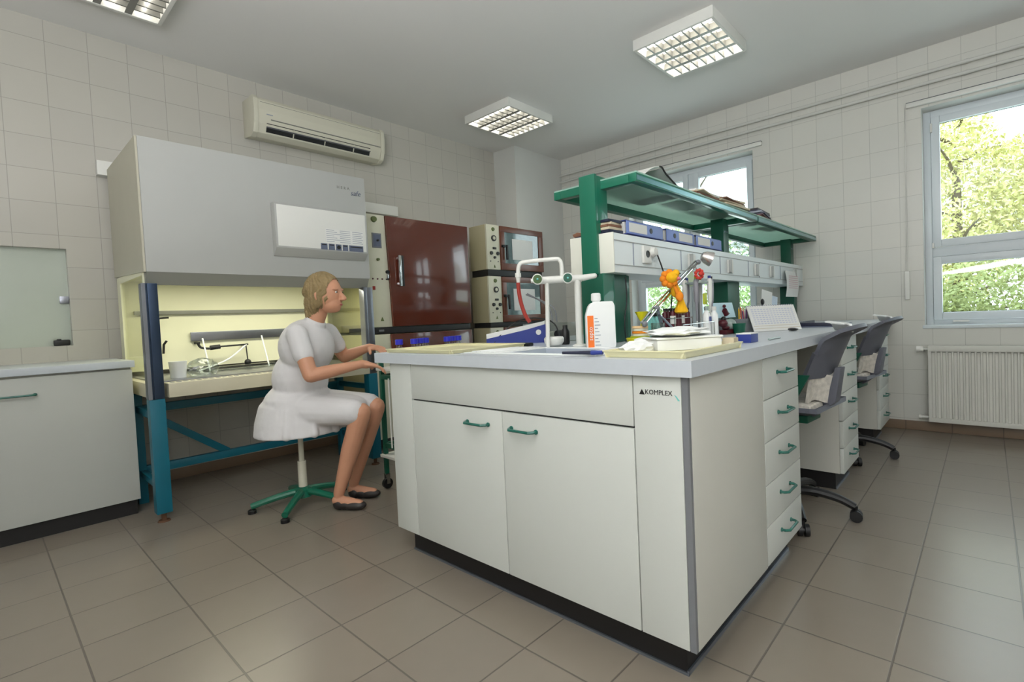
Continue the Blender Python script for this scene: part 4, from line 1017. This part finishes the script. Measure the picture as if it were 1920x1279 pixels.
# photo card, round ball, green pot, pens
t = thing('photo_card', 'postcard of a dancer leaning under the trunking', 'postcard', (2.72, 1.15, 1.0))
MB().sheet(lambda u, v: (2.66+.225*u, 1.145-.02*u-.02*(1-v), .985+.085*v+.0*u), 4, 4, .0015).build('card', mat('sky blue card', (190, 222, 232), .5), t)
MB().cyl((2.75, 1.118, 1.03), (2.77, 1.118, 1.005), .016, .020, seg=10).sph((2.755, 1.118, 1.05), .010, sub=2).build('printed_figure', 'wine', t)
MB().box(2.79, 1.115, .99, 2.86, 1.118, 1.01).build('printed_field', 'dgreen', t)
MB().box(2.69, 1.13, ZB, 2.84, 1.16, .984, .002).build('card_stand', 'edge', t)
t = thing('plush_ball', 'round grey white plush ball with a dark red hat', 'toy', (2.62, 1.06, ZB))
MB().sph((2.66, 1.05, .950), .032).build('ball', 'ggrey', t); MB().sph((2.56, 1.05, .960), .026, (1, 1, .8)).sph((2.60, 1.05, .935), .022, (1.4, .8, .6)).box(2.56, 1.03, ZB, 2.70, 1.07, .925, .006).build('hat', 'wine', t)
MB().sph((2.56, 1.045, .982), .014, sub=2).build('pompom', 'dark', t)
t = thing('small_plant_pot', 'small dark green pot beside the pen holder', 'pot', (2.72, 1.02, ZB))
MB().lathe([(.028, 0), (.034, .05), (.036, .055), (.030, .055), (.001, .045)], (2.655, 1.00, ZB)).build('pot', 'dgreen', t)
def pen_holder():
    t = thing('pen_holder', 'dark square pen holder standing beside the desk calendar', 'pen holder', (2.83, 1.03, ZB))
    x0, y0, w = 2.775, 1.01, .10
    MB().box(x0, y0, ZB, x0+w, y0+.06, ZB+.003).box(x0, y0, ZB+.003, x0+w, y0+.002, ZB+.075).box(x0, y0+.058, ZB+.003, x0+w, y0+.06, ZB+.075).box(x0, y0+.002, ZB+.003, x0+.002, y0+.058, ZB+.075).box(x0+w-.002, y0+.002, ZB+.003, x0+w, y0+.058, ZB+.075).build('holder_body', 'edge', t)
    ms = ['purple', 'redp', 'yellow', 'pink', 'blue', 'purple', 'redp', 'greypip', 'foam', 'edge']
    nm = ['purple pencil', 'orange red pencil', 'yellow pencil', 'pink pencil', 'blue pen', 'second purple pencil', 'second orange red pencil', 'grey pen', 'white pen', 'dark grey pen']
    for k in range(10):
        x = x0+.012+(k*.0083); y = y0+.012+(k*17 % 5)*.008; h = .118+.02*((k*7) % 4)/3
        top = Vector((x+.008*((k % 3)-1), y+.004, ZB+h))
        q = thing('pencil', nm[k]+' standing in the pen holder', 'pencil', (x, y, ZB+.004), 'pencils in the pen holder')
        MB().cyl((x, y, ZB+.004), top, .0036, seg=6).build('shaft', ms[k], q)
        MB().cyl(top, top+Vector((0, 0, .010)), .0036, .0006, seg=6).build('tip', 'paper2', q)
pen_holder()
tag(MB().lathe([(.012, 0), (.014, .004), (.014, .05), (.008, .06), (.008, .07)], (2.93, 1.05, ZB), seg=14).build('correction_bottle', 'foam'), 'tiny white bottle between pen holder and calendar', 'bottle')

# desk calendar
def calendar():
    t = thing('desk_calendar', 'large white desk calendar standing as a sloping board', 'calendar', (2.9, .93, ZB))
    a, c = Vector((2.80, .972, ZB+.001)), Vector((3.085, .805, ZB+.001)); d = (c-a); n = Vector((.42, .88, 0)).normalized()
    def S(u, v, off=0): return a + d*(.0+u) + n*(.055*v-off) + Vector((0, 0, .142*v)) - d*(.0)
    MB().sheet(lambda u, v: S(u, v), 6, 6, .004).build('front_board', 'paper', t)
    MB().sheet(lambda u, v: S(u, 1)+n*(.07*(1-v))+Vector((0, 0, -.141*(1-v))), 4, 4, .003).build('rear_support', 'paper', t)
    b = MB()
    for r in range(8):
        for cc in range(14):
            u0 = .06+cc*.064; v0 = .28+r*.08
            b.quad(S(u0, v0, .0034), S(u0+.046, v0, .0034), S(u0+.046, v0+.035, .0034), S(u0, v0+.035, .0034))
    b.build('printed_dates', mat('pale print', (196, 200, 214), .8), t)
    b = MB(); 
    for r in range(2): b.quad(S(.02, .20-.1*r, .0034), S(.98, .20-.1*r, .0034), S(.98, .215-.1*r, .0034), S(.02, .215-.1*r, .0034))
    b.build('printed_rules', 'paper2', t)
    b = MB()
    for k in range(20):
        b.tube([S(.03+.049*k, .985, .004), S(.03+.049*k, 1.03, .0), S(.03+.049*k, .99, -.010)], .0016, seg=5, smooth=False)
    b.build('wire_binding', 'ptext', t)
calendar()
tag(MB().sph((0, 0, 0), 1, (.055, .024, .008), mt=Matrix.Translation((2.90, .800, ZB+.0085)) @ Matrix.Rotation(.5, 4, 'Z')).build('spectacle_case', 'dark'), 'flat black case in front of the desk calendar', 'case')
M['cardb'] = mat('pale blue card', (196, 210, 224), .7, var=.12, vscale=40)
# cards and clips behind the calendar
t = thing('card_holder', 'holder with pinned cards and black clips behind the calendar', 'holder', (3.30, 1.12, ZB))
MB().box(3.22, 1.08, ZB, 3.62, 1.16, ZB+.11, .004).build('holder_box', 'ggrey', t)
for k, (x, w, m) in enumerate(((3.27, .20, 'paper'), (3.40, .22, 'teald'), (3.50, .14, 'ptext'))):
    MB().sheet(lambda u, v: (x+w*u+.03*v, 1.09+.012*k, ZB+.111+(.14-.03*k)*v-.02*u), 4, 4, .0015).build('card', 'cardb' if k != 0 else 'paper', t)
MB().sph((3.26, 1.075, 1.07), .020, (1, .5, 1)).sph((3.235, 1.07, 1.04), .016, (1, .5, 1)).build('bulldog_clip', 'dark', t)
MB().box(3.25, 1.072, 1.012, 3.29, 1.078, 1.035, .002).build('brass_tag', 'yorange', t)
# hanging sheet on trunking
t = thing('hanging_leaflet', 'leaflet taped to the trunking, hanging over the far post', 'leaflet', (4.4, 1.22, 1.2))
MB().sheet(lambda u, v: (4.27+.33*u, 1.226-.012*math.sin(PI*v), 1.325-.21*v), 4, 8, .001).build('sheet', 'paper', t)
b = MB()
for k in range(7): b.box(4.31, 1.2085-.0, 1.28-.016*k, 4.56, 1.2095, 1.284-.016*k)
b.build('printed_lines', mat('pale red print', (206, 170, 176), .8), t)
# document tray near far end
t = thing('document_tray', 'low navy edged tray on the bench near the window end', 'tray', (3.6, .80, ZB))
MB().box(3.33, .70, ZB, 3.90, .93, ZB+.006, .002).build('base', 'sblue', t)
MB().box(3.33, .93, ZB, 3.90, .936, ZB+.030, .002).box(3.33, .70, ZB+.006, 3.336, .93, ZB+.028, .002).build('rim', 'dnavy', t)
MB().box(3.345, .71, ZB+.0065, 3.88, .92, ZB+.012).build('papers', 'paper', t)
tag(MB().box(3.20, .86, ZB, 3.27, .92, ZB+.045, .008).build('tape_dispenser', 'dark'), 'small black tape dispenser right of the calendar', 'dispenser')
# cable of plug
tag(MB().tube([(2.205, 1.225, 1.325), (2.225, 1.215, 1.27), (2.245, 1.205, 1.21), (2.29, 1.195, 1.14), (2.27, 1.19, 1.06), (2.21, 1.175, .98), (2.17, 1.16, .915)], .0035).build('power_cable', 'dark'), 'dark cable hanging from the socket plug down to the bench', 'cable')
tag(MB().tube([(1.975, 1.262, 1.2), (1.98, 1.262, 1.1), (1.955, 1.262, 1.0), (1.96, 1.262, .902)], .003).build('thin_cable', 'dark'), 'thin black cable hanging down the green post base', 'cable')

# ------------------------------------------------------------------ trolley with bottles
def trolley():
    x0, x1, y0, y1 = 1.66, 2.26, 2.44, 2.88
    t = thing('trolley', 'green framed trolley with white shelves between bench and cabinet', 'trolley', ((x0+x1)/2, (y0+y1)/2, 0))
    for x in (x0, x1):
        for y in (y0, y1):
            MB().box(x-.012, y-.012, .095, x+.012, y+.012, .80, .003).build('post', 'dgreen', t)
            c = MB().cyl((x, y-.011, .032), (x, y+.011, .032), .032, seg=18).build('castor', 'dark', t)
            MB().box(x-.012, y-.016, .03, x+.012, y-.012, .094).box(x-.012, y+.012, .03, x+.012, y+.016, .094).box(x-.012, y-.016, .088, x+.012, y+.016, .0945).build('castor_fork', 'chrome', c)
    for z in (.20, .745):
        MB().box(x0-.025, y0-.025, z, x1+.025, y1+.025, z+.018, .003).build('shelf', 'plastic', t)
    b = MB()
    for z in (.69, .26): b.box(x0-.01, y0, z, x0+.01, y1, z+.03, .002).box(x0, y1-.01, z, x1, y1+.01, z+.03, .002).box(x0, y0-.01, z, x1, y0+.01, z+.03, .002)
    b.build('rail', 'dgreen', t)
    MB().cyl((x0-.014, y1-.10, .27), (x0-.014, y1-.10, .70), .005).cyl((x0-.014, y1-.17, .27), (x0-.014, y1-.17, .70), .005).build('rod', 'plastic', t)
trolley()
bx = [(1.695, 2.72, 'leftmost'), (1.775, 2.68, 'second'), (1.83, 2.70, 'third'), (1.885, 2.72, 'fourth'), (2.01, 2.66, 'fifth'), (2.07, 2.69, 'sixth'), (2.13, 2.70, 'rightmost')]
for i, (x, y, w) in enumerate(bx):
    t = thing('culture_bottle', '%s of the seven blue-capped bottles on the trolley' % w, 'bottle', (x, y, .7635), 'blue-capped bottles on the trolley')
    MB().lathe([(.024, 0), (.026, .004), (.026, .108), (.017, .130), (.017, .140)], (x, y, .7635), seg=16).build('body', 'clearp', t)
    MB().lathe([(.001, .003), (.023, .003), (.023, .05), (.001, .05)], (x, y, .7635), seg=16).build('medium', 'pink', t)
    MB().lathe([(.023, .1405), (.023, .170), (.020, .172)], (x, y, .7635), seg=16).build('screw_cap', 'bcap', t)

# ------------------------------------------------------------------ stool
SX, SY = 1.214, 3.038
def stool():
    t = thing('lab_stool', 'round stool on a green five-arm base under the seated person', 'stool', (SX, SY, 0))
    MB().lathe([(.17, 0), (.18, .01), (.18, .035), (.16, .05), (.001, .052)], (SX, SY, .43), seg=32).build('seat', 'wood', t)
    MB().cyl((SX, SY, .06), (SX, SY, .26), .023).cyl((SX, SY, .26), (SX, SY, .43), .014).build('column', 'acw', t)
    b = MB().lathe([(.045, .05), (.045, .095), (.028, .11)], (SX, SY, 0))
    b.build('hub', 'green', t)
    for k in range(5):
        a = math.radians(155+72*k); d = Vector((math.cos(a), math.sin(a), 0)); s = Vector((SX, SY, 0))
        b = MB().tube([s+d*.03+Vector((0, 0, .085)), s+d*.14+Vector((0, 0, .068)), s+d*.265+Vector((0, 0, .040))], lambda u: .021-.004*u, seg=10)
        l = b.build('leg', 'green', t)
        MB().lathe([(.022, 0), (.022, .018), (.014, .024)], s+d*.262+Vector((0, 0, .0))).build('foot', 'dark', l)
stool()

# ------------------------------------------------------------------ seated person
def person():
    f = Vector((.60, -.80, 0)); r = Vector((-.80, -.60, 0)); O = Vector((SX+.01, SY-.01, 0))
    def P(a, b, z): return O+f*a+r*b+Vector((0, 0, z))
    rot = Matrix((f, -r, Vector((0, 0, 1)))).transposed()
    t = thing('person', 'seated person in a white coat with arms reaching to the trolley', 'person', (O.x, O.y, .482))
    b = MB()
    # torso core, neck, head
    b.sph(P(0, 0, .60), .14, (1.0, 1.15, .72), rot=rot).sph(P(.03, 0, .74), .125, (.9, 1.1, 1.1), rot=rot).sph(P(.07, 0, .92), .14, (.82, 1.15, 1.05), rot=rot)
    b.cap(P(.09, -.13, 1.00), P(.09, .13, 1.00), .05)
    b.cap(P(.10, 0, 1.02), P(.15, 0, 1.14), .048, .046)
    hc = P(.185, 0, 1.225)
    b.sph(hc, .1, (.94, .76, 1.06), rot=rot).sph(P(.215, 0, 1.165), .062, (1.0, .86, .9), rot=rot).sph(P(.235, 0, 1.135), .034, (1, .9, .7), rot=rot)
    b.cap(P(.272, 0, 1.225), P(.296, 0, 1.190), .010, .014).sph(P(.285, .009, 1.184), .009, sub=2).sph(P(.285, -.009, 1.184), .009, sub=2)
    b.sph(P(.262, 0, 1.155), .016, (1, 1.3, .6), rot=rot)
    b.sph(P(.262, .03, 1.242), .016, (1, 1.5, .5), rot=rot).sph(P(.262, -.03, 1.242), .016, (1, 1.5, .5), rot=rot)
    for s in (-1, 1): b.sph(P(.170, s*.078, 1.205), .026, (.55, .35, 1), rot=rot, sub=2)
    # legs
    for s in (-1, 1):
        b.cap(P(.04, s*.085, .575), P(.40, s*.095, .545), .082, .058)
        b.cap(P(.40, s*.095, .535), P(.325, s*.09, .33), .055, .050); b.cap(P(.325, s*.09, .33), P(.245, s*.09, .09), .049, .029)
        b.cap(P(.235, s*.09, .055), P(.365, s*.095, .032), .030, .024)
    # arms
    def hand(w, d, n, thumb, curl):
        """w wrist point, d finger direction, n palm normal (towards held thing), thumb side vector"""
        d = d.normalized(); n = (n-d*n.dot(d)).normalized(); th = (thumb-d*thumb.dot(d)-n*thumb.dot(n)).normalized()
        rm = Matrix((d, th, n)).transposed()
        b.sph(w+d*.045, .044, (1.0, .86, .36), rot=rm)
        b.cap(w, w+d*.03, .024, .022)
        for k, (off, L) in enumerate(((.026, .068), (.009, .076), (-.009, .070), (-.026, .055))):
            p = w+d*.072+th*off
            for j in range(3):
                an = curl*(j+.6); dd = d*math.cos(an)+n*math.sin(an); q = p+dd*(L*(.42, .32, .26)[j])
                b.cap(p, q, .0088-.0007*j, .0082-.0007*j, sub=2); p = q
        p = w+d*.025+th*.026
        for j in range(2):
            dd = (d*.7+th*.65+n*.35*(j+.6)).normalized(); q = p+dd*(.034 if j == 0 else .028); b.cap(p, q, .0105-.001*j, .0098-.001*j, sub=2); p = q
    sR, eR, wR = P(.10, .165, 1.0), P(.20, .225, .775), P(.41, .07, .815)
    sL, eL, wL = P(.10, -.165, 1.0), P(.12, -.315, .835), P(.335, -.20, .895)
    for s, e, w in ((sR, eR, wR), (sL, eL, wL)):
        b.cap(s, e, .047, .038); b.cap(e, e.lerp(w, .35), .038, .036); b.cap(e.lerp(w, .35), w, .036, .023)
    hand(wR, (P(.53, .0, .785)-wR), Vector((0, 0, -1)), -r, .35)
    hand(wL, (P(.46, -.16, .885)-wL), Vector((.2, -.2, -1)), r, .5)
    remesh(b, 'body', 'skin', t, .0042, 3, .5)
    # coat
    b = MB()
    b.sph(P(-.01, 0, .60), .17, (1.05, 1.18, .80), rot=rot).sph(P(.01, 0, .74), .15, (.95, 1.12, 1.15), rot=rot).sph(P(.06, 0, .92), .155, (.88, 1.18, 1.05), rot=rot)
    b.cap(P(.085, -.135, .995), P(.085, .135, .995), .058); b.cyl(P(.10, 0, 1.03), P(.125, 0, 1.075), .066, .057, seg=24)
    for s, e in ((sR, eR), (sL, eL)): b.cap(s, s.lerp(e, .52), .056, .053)
    for s in (-1, 1): b.cap(P(.03, s*.09, .575), P(.36, s*.10, .553), .098, .074)
    b.sph(P(.20, 0, .575), .1, (1.9, 1.2, .7), rot=rot)
    # hem falling behind and at the sides of the stool
    b.lathe([(.235, -.17), (.225, -.09), (.20, .0), (.15, .06), (.001, .07)], O+Vector((0, 0, .60))-f*.015, seg=40)
    for k in range(10):
        a = 2*PI*k/10+.2; q = O+Vector((.222*math.cos(a), .222*math.sin(a), .445)); b.cap(q, q+Vector((-.03*math.cos(a), -.03*math.sin(a), .14)), .022, .014, sub=2)
    c = remesh(b, 'lab_coat', 'coat', t, .007, 5, .5)
    # hair
    b = MB()
    b.sph(hc-f*.014+Vector((0, 0, .012)), .108, (.95, .80, 1.04), rot=rot).sph(P(.13, 0, 1.17), .075, (.8, 1.0, 1.1), rot=rot).sph(P(.105, 0, 1.12), .05, (.7, 1.1, 1.2), rot=rot)
    for s in (-1, 1): b.sph(P(.165, s*.062, 1.20), .046, (.95, .5, 1.45), rot=rot)
    h = remesh(b, 'hair', 'hair', t, .005, 3, .5)
    me = h.data; bmx = bmesh.new(); bmx.from_mesh(me)
    # open the face area
    off = Vector(t.location)
    kill = [v for v in bmx.verts if ((v.co+off-hc).dot(f) > .048+.35*max(0, (v.co+off-hc).z-.02) and (v.co+off-hc).z < .078)]
    bmesh.ops.delete(bmx, geom=kill, context='VERTS')
    from mathutils import noise
    bmx.normal_update()
    for v in bmx.verts:
        q = v.co+off-hc; a = math.atan2(q.dot(r), q.dot(f)+.05)
        v.co += v.normal*(.0035*math.sin(a*26+6*noise.noise(q*18))+.004*noise.noise(q*30))
    bmx.to_mesh(me); bmx.free()
    MB().sph(P(.085, 0, 1.235), .040, (.8, 1, .95), rot=rot).build('hair_bun', 'hair', h)
    for s in (-1, 1):
        MB().sph(P(.2665, s*.031, 1.226), .0085, (.6, 1.1, .7), rot=rot).build('eye', 'eyew', t)
        MB().sph(P(.2725, s*.033, 1.225), .0048, (.5, 1, 1), rot=rot, sub=2).build('iris', 'dark', t)
    MB().sph(P(.277, 0, 1.155), .007, (.6, 2.2, .7), rot=rot).build('lips', 'lip', t)
    for s in (-1, 1):
        b = MB().sph(P(.25, s*.09, .036), .036, (1.1, .95, 1.0), rot=rot).sph(P(.335, s*.095, .026), .036, (1.9, .95, .75), rot=rot).sph(P(.285, s*.092, .03), .036, (1.6, .9, .8), rot=rot)
        for v in b.bm.verts: v.co.z = max(v.co.z, .001)
        b.build('shoe', 'shoe', t)
person()

# ------------------------------------------------------------------ office chairs
def office_chair(label):
    t = thing('office_chair', label, 'chair', (0, 0, 0), 'grey office chairs at the bench')
    # seat pan and cushion (chair faces +y)
    def seat(u, v):
        x = (u-.5)*.44; y = (v-.5)*.42; e = max(abs(u-.5), abs(v-.5))*2
        return (x*(1-.10*abs(v-.5)), y, .525+.035*e**3)
    MB().sheet(seat, 14, 14, .022).build('seat_shell', 'gplast', t)
    b = MB().box(-.19, -.18, .545, .19, .19, .583, .018, seg=3); b.build('seat_cushion', 'cushion', t)
    # backrest shell: curved, leaning back
    def back(u, v):
        x = (u-.5)*.39*(1-.10*v); k = (u-.5)*2
        y = -.150-.095*v-.050*(1-k*k)
        if v > .84: y -= (v-.84)*.35
        return (x, y, .70+.235*v-.02*k*k*(v > .5))
    MB().sheet(back, 16, 14, .018).build('backrest', 'gplast', t)
    MB().sheet(lambda u, v: ((u-.5)*.30, -.150-.040*(1-(2*u-1)**2)+.012*math.sin(u*9)-.02*v, .585+.13*v+.012*math.sin(11*u)), 12, 6, .018).build('back_cushion', 'cushion', t)
    MB().sheet(lambda u, v: (-.06+(u-.5)*.12, -.225-.075*v-.02*(1-(2*u-1)**2), .938+.020*math.sin(6*u+1)-.012*v), 10, 3, .006).build('cloth', 'foam', t)
    # green support plate and levers
    MB().prism([(-.14, .50), (-.08, .50), (-.20, .60), (-.235, .74), (-.26, .74), (-.235, .58)], 'x', -.035, .035, .004).build('back_support', 'gplast', t)
    MB().prism([(.08, .50), (.02, .50), (-.12, .60), (-.185, .72), (-.11, .72), (-.03, .60)], 'x', -.212, -.196, .003).build('side_plate', 'dgreen', t)
    MB().box(-.09, -.13, .475, .09, .10, .512, .006).build('mechanism', 'dgreen', t)
    MB().cyl((.09, -.05, .49), (.225, -.07, .485), .006).sph((.235, -.07, .485), .020, (1.3, .8, .7)).build('lever', 'dark', t)
    MB().cyl((0, 0, .10), (0, 0, .30), .026).cyl((0, 0, .30), (0, 0, .476), .016).build('gas_lift', 'dark', t)
    MB().lathe([(.045, .075), (.048, .12), (.03, .14)], (0, 0, 0)).build('hub', 'dark', t)
    for k in range(5):
        a = math.radians(-76+72*k); d = Vector((math.cos(a), math.sin(a), 0))
        l = MB().tube([d*.03+Vector((0, 0, .115)), d*.12+Vector((0, 0, .118)), d*.22+Vector((0, 0, .098)), d*.285+Vector((0, 0, .068))], lambda u: .023-.006*u, seg=10).build('leg', 'dark', t)
        n = Vector((-d.y, d.x, 0)); c = d*.29+Vector((0, 0, .027))
        MB().cyl(c-n*.024, c-n*.005, .027, seg=16).cyl(c+n*.005, c+n*.024, .027, seg=16).cyl(c-n*.006, c+n*.006, .012).cyl(c+Vector((0, 0, .01)), c+Vector((0, 0, .045)), .008).build('castor', 'dark', l)
    return t
ch = office_chair('grey plastic office chair nearest the viewer, at the first knee space')
ch2 = dup(ch, (3.895, .765, 0), math.radians(-7), 'grey plastic office chair farther away, before the window end pedestal')
ch.location = (2.645, .77, 0); ch.rotation_euler = (0, 0, math.radians(-5))

# ------------------------------------------------------------------ outdoors
def leafy(name, label, c, blobs, leafcols, n, size, seed, trunk=True):
    rnd = random.Random(seed); t = thing(name, label, 'tree', (c[0], c[1], -1.2), 'trees outside the windows')
    m = mat('leaf_'+name+str(seed), leafcols, .7, var=.45, vscale=3.0)
    b = MB()
    for i in range(n):
        bl = blobs[rnd.randrange(len(blobs))]
        while True:
            q = Vector((rnd.uniform(-1, 1), rnd.uniform(-1, 1), rnd.uniform(-1, 1)))
            if q.length < 1: break
        p = Vector((c[0]+bl[0]+q.x*bl[3], c[1]+bl[1]+q.y*bl[3], bl[2]+q.z*bl[4]))
        a = Vector((rnd.uniform(-1, 1), rnd.uniform(-1, 1), rnd.uniform(-1, 1))).normalized(); e = a.orthogonal().normalized(); s = size*rnd.uniform(.5, 1.3)
        b.quad(p-a*s, p+e*s*.5, p+a*s, p-e*s*.5)
    b.build('crown', m, t, smooth=False)
    b = MB()
    if trunk:
        b.cyl((c[0], c[1], -1.2), (c[0], c[1], 3.2), .12, .05, seg=10)
        for k in range(16):
            z = -.2+k*.28; a = rnd.uniform(0, 6.28); p = Vector((c[0], c[1], z)); b.tube([p, p+Vector((math.cos(a)*.6, math.sin(a)*.6, .25)), p+Vector((math.cos(a)*1.4, math.sin(a)*1.4, .35))], lambda u: .03*(1-u)+.006, seg=5)
        b.build('trunk', 'skirt', t)
leafy('birch_tree', 'yellowing birch tree outside the right window', (10.2, .35), [(0, .0, 2.6, 1.0, 1.2), (-.1, .4, 3.5, .9, .9), (0, -.75, 2.6, .6, .8), (0, .2, 1.7, .9, .8)], (236, 226, 150), 17000, .042, 3)
leafy('pine_tree', 'dark green conifer outside the right window', (9.2, -2.35), [(0, .2, .6, 1.0, 1.0), (.2, -.3, 1.6, .8, 1.0), (-.1, .95, 1.3, .7, .9), (0, .3, 2.3, .6, .7)], (150, 166, 104), 13000, .04, 4)
leafy('garden_shrub', 'dense green shrub growing below the right window', (7.3, .0), [(0, 0, .9, .6, .62), (.2, -.9, .8, .7, .6), (.1, .9, .9, .7, .62), (.1, .35, .5, .6, .7)], (176, 182, 118), 15000, .030, 5, False)
leafy('broadleaf_tree', 'green broadleaf tree outside the window behind the shelves', (8.9, 4.2), [(0, 0, 1.4, 1.3, 1.5), (0, 1.2, 1.2, 1.1, 1.3), (0, -1.0, .6, .9, .9)], (160, 184, 120), 14000, .045, 6)
struct(MB().box(5.13, -14, -1.25, 22, 18, -1.2).build('ground', mat('lawn', (110, 124, 76), .95, var=.3)), 'green lawn outside the building', 'lawn')

# ------------------------------------------------------------------ light and camera
w = bpy.data.worlds.new('World'); SC.world = w; w.use_nodes = True
nt = w.node_tree; bg = nt.nodes['Background']
tc = nt.nodes.new('ShaderNodeTexCoord'); sp = nt.nodes.new('ShaderNodeSeparateXYZ'); cr = nt.nodes.new('ShaderNodeValToRGB')
nt.links.new(tc.outputs['Generated'], sp.inputs[0]); nt.links.new(sp.outputs[2], cr.inputs[0]); nt.links.new(cr.outputs[0], bg.inputs[0])
cr.color_ramp.elements[0].color = (.95, .98, 1, 1); cr.color_ramp.elements[1].color = (.72, .86, 1, 1)
bg.inputs[1].default_value = 3.4
su = bpy.data.lights.new('sun', 'SUN'); su.energy = 3.0; su.angle = .2; su.color = (1, .96, .88)
so = bpy.data.objects.new('sun', su); C.objects.link(so); so.rotation_euler = Vector((.75, .25, -.62)).to_track_quat('-Z', 'Y').to_euler()
for (y0, y1, z0, z1) in (W1, W2):
    la = bpy.data.lights.new('day', 'AREA'); la.shape = 'RECTANGLE'; la.size = y1-y0-.1; la.size_y = z1-z0-.1; la.energy = 19; la.color = (.88, .92, 1)
    lo = bpy.data.objects.new('daylight', la); C.objects.link(lo); lo.location = (WB+.28, (y0+y1)/2, (z0+z1)/2); lo.rotation_euler = Vector((-1, 0, 0)).to_track_quat('-Z', 'Z').to_euler()

# added unseen fill lamps: one on the near wall, one aimed at the ceiling
for (loc, d, sx, sy, e, c) in (((XN+.02, -1.35, 1.75), (1, .15, 0), 2.6, 1.6, 42, (.96, .97, 1)), ((-.9, -.2, 1.6), (.1, .1, 1), 1.2, 2.2, 205, (.96, .97, 1))):
    la = bpy.data.lights.new('room', 'AREA'); la.shape = 'RECTANGLE'; la.size = sx; la.size_y = sy; la.energy = e; la.color = c
    lo = bpy.data.objects.new('fill_light', la); C.objects.link(lo); lo.location = loc; lo.rotation_euler = Vector(d).to_track_quat('-Z', 'Z' if d[2] < .5 else 'Y').to_euler()

cam = bpy.data.cameras.new('cam'); co = bpy.data.objects.new('camera', cam); C.objects.link(co); SC.camera = co
f_, pitch, roll, yaw, h_ = 942.0676, -.0332, .0434, -.7117, 1.0269
a = -yaw
F = Vector((math.cos(a), math.sin(a), 0)); R = Vector((math.sin(a), -math.cos(a), 0)); U = Vector((0, 0, 1))
F2 = F*math.cos(pitch)+U*math.sin(pitch); U2 = U*math.cos(pitch)-F*math.sin(pitch)
R2 = R*math.cos(roll)-U2*math.sin(roll); U3 = U2*math.cos(roll)+R*math.sin(roll)
mw = Matrix((R2, U3, -F2)).transposed().to_4x4(); mw.translation = (0, 0, h_)
co.matrix_world = mw
cam.sensor_fit = 'HORIZONTAL'; cam.sensor_width = 36; cam.lens = f_/1920*36
cam.shift_x = -80.95/1920; cam.shift_y = -12.38/1920
cam.clip_start = .02
SC.view_settings.view_transform = 'Standard'; SC.view_settings.look = 'None'; SC.view_settings.exposure = -.03
SC.cycles.max_bounces = 8; SC.cycles.use_denoising = True; SC.cycles.sample_clamp_indirect = 6; SC.cycles.transparent_max_bounces = 16
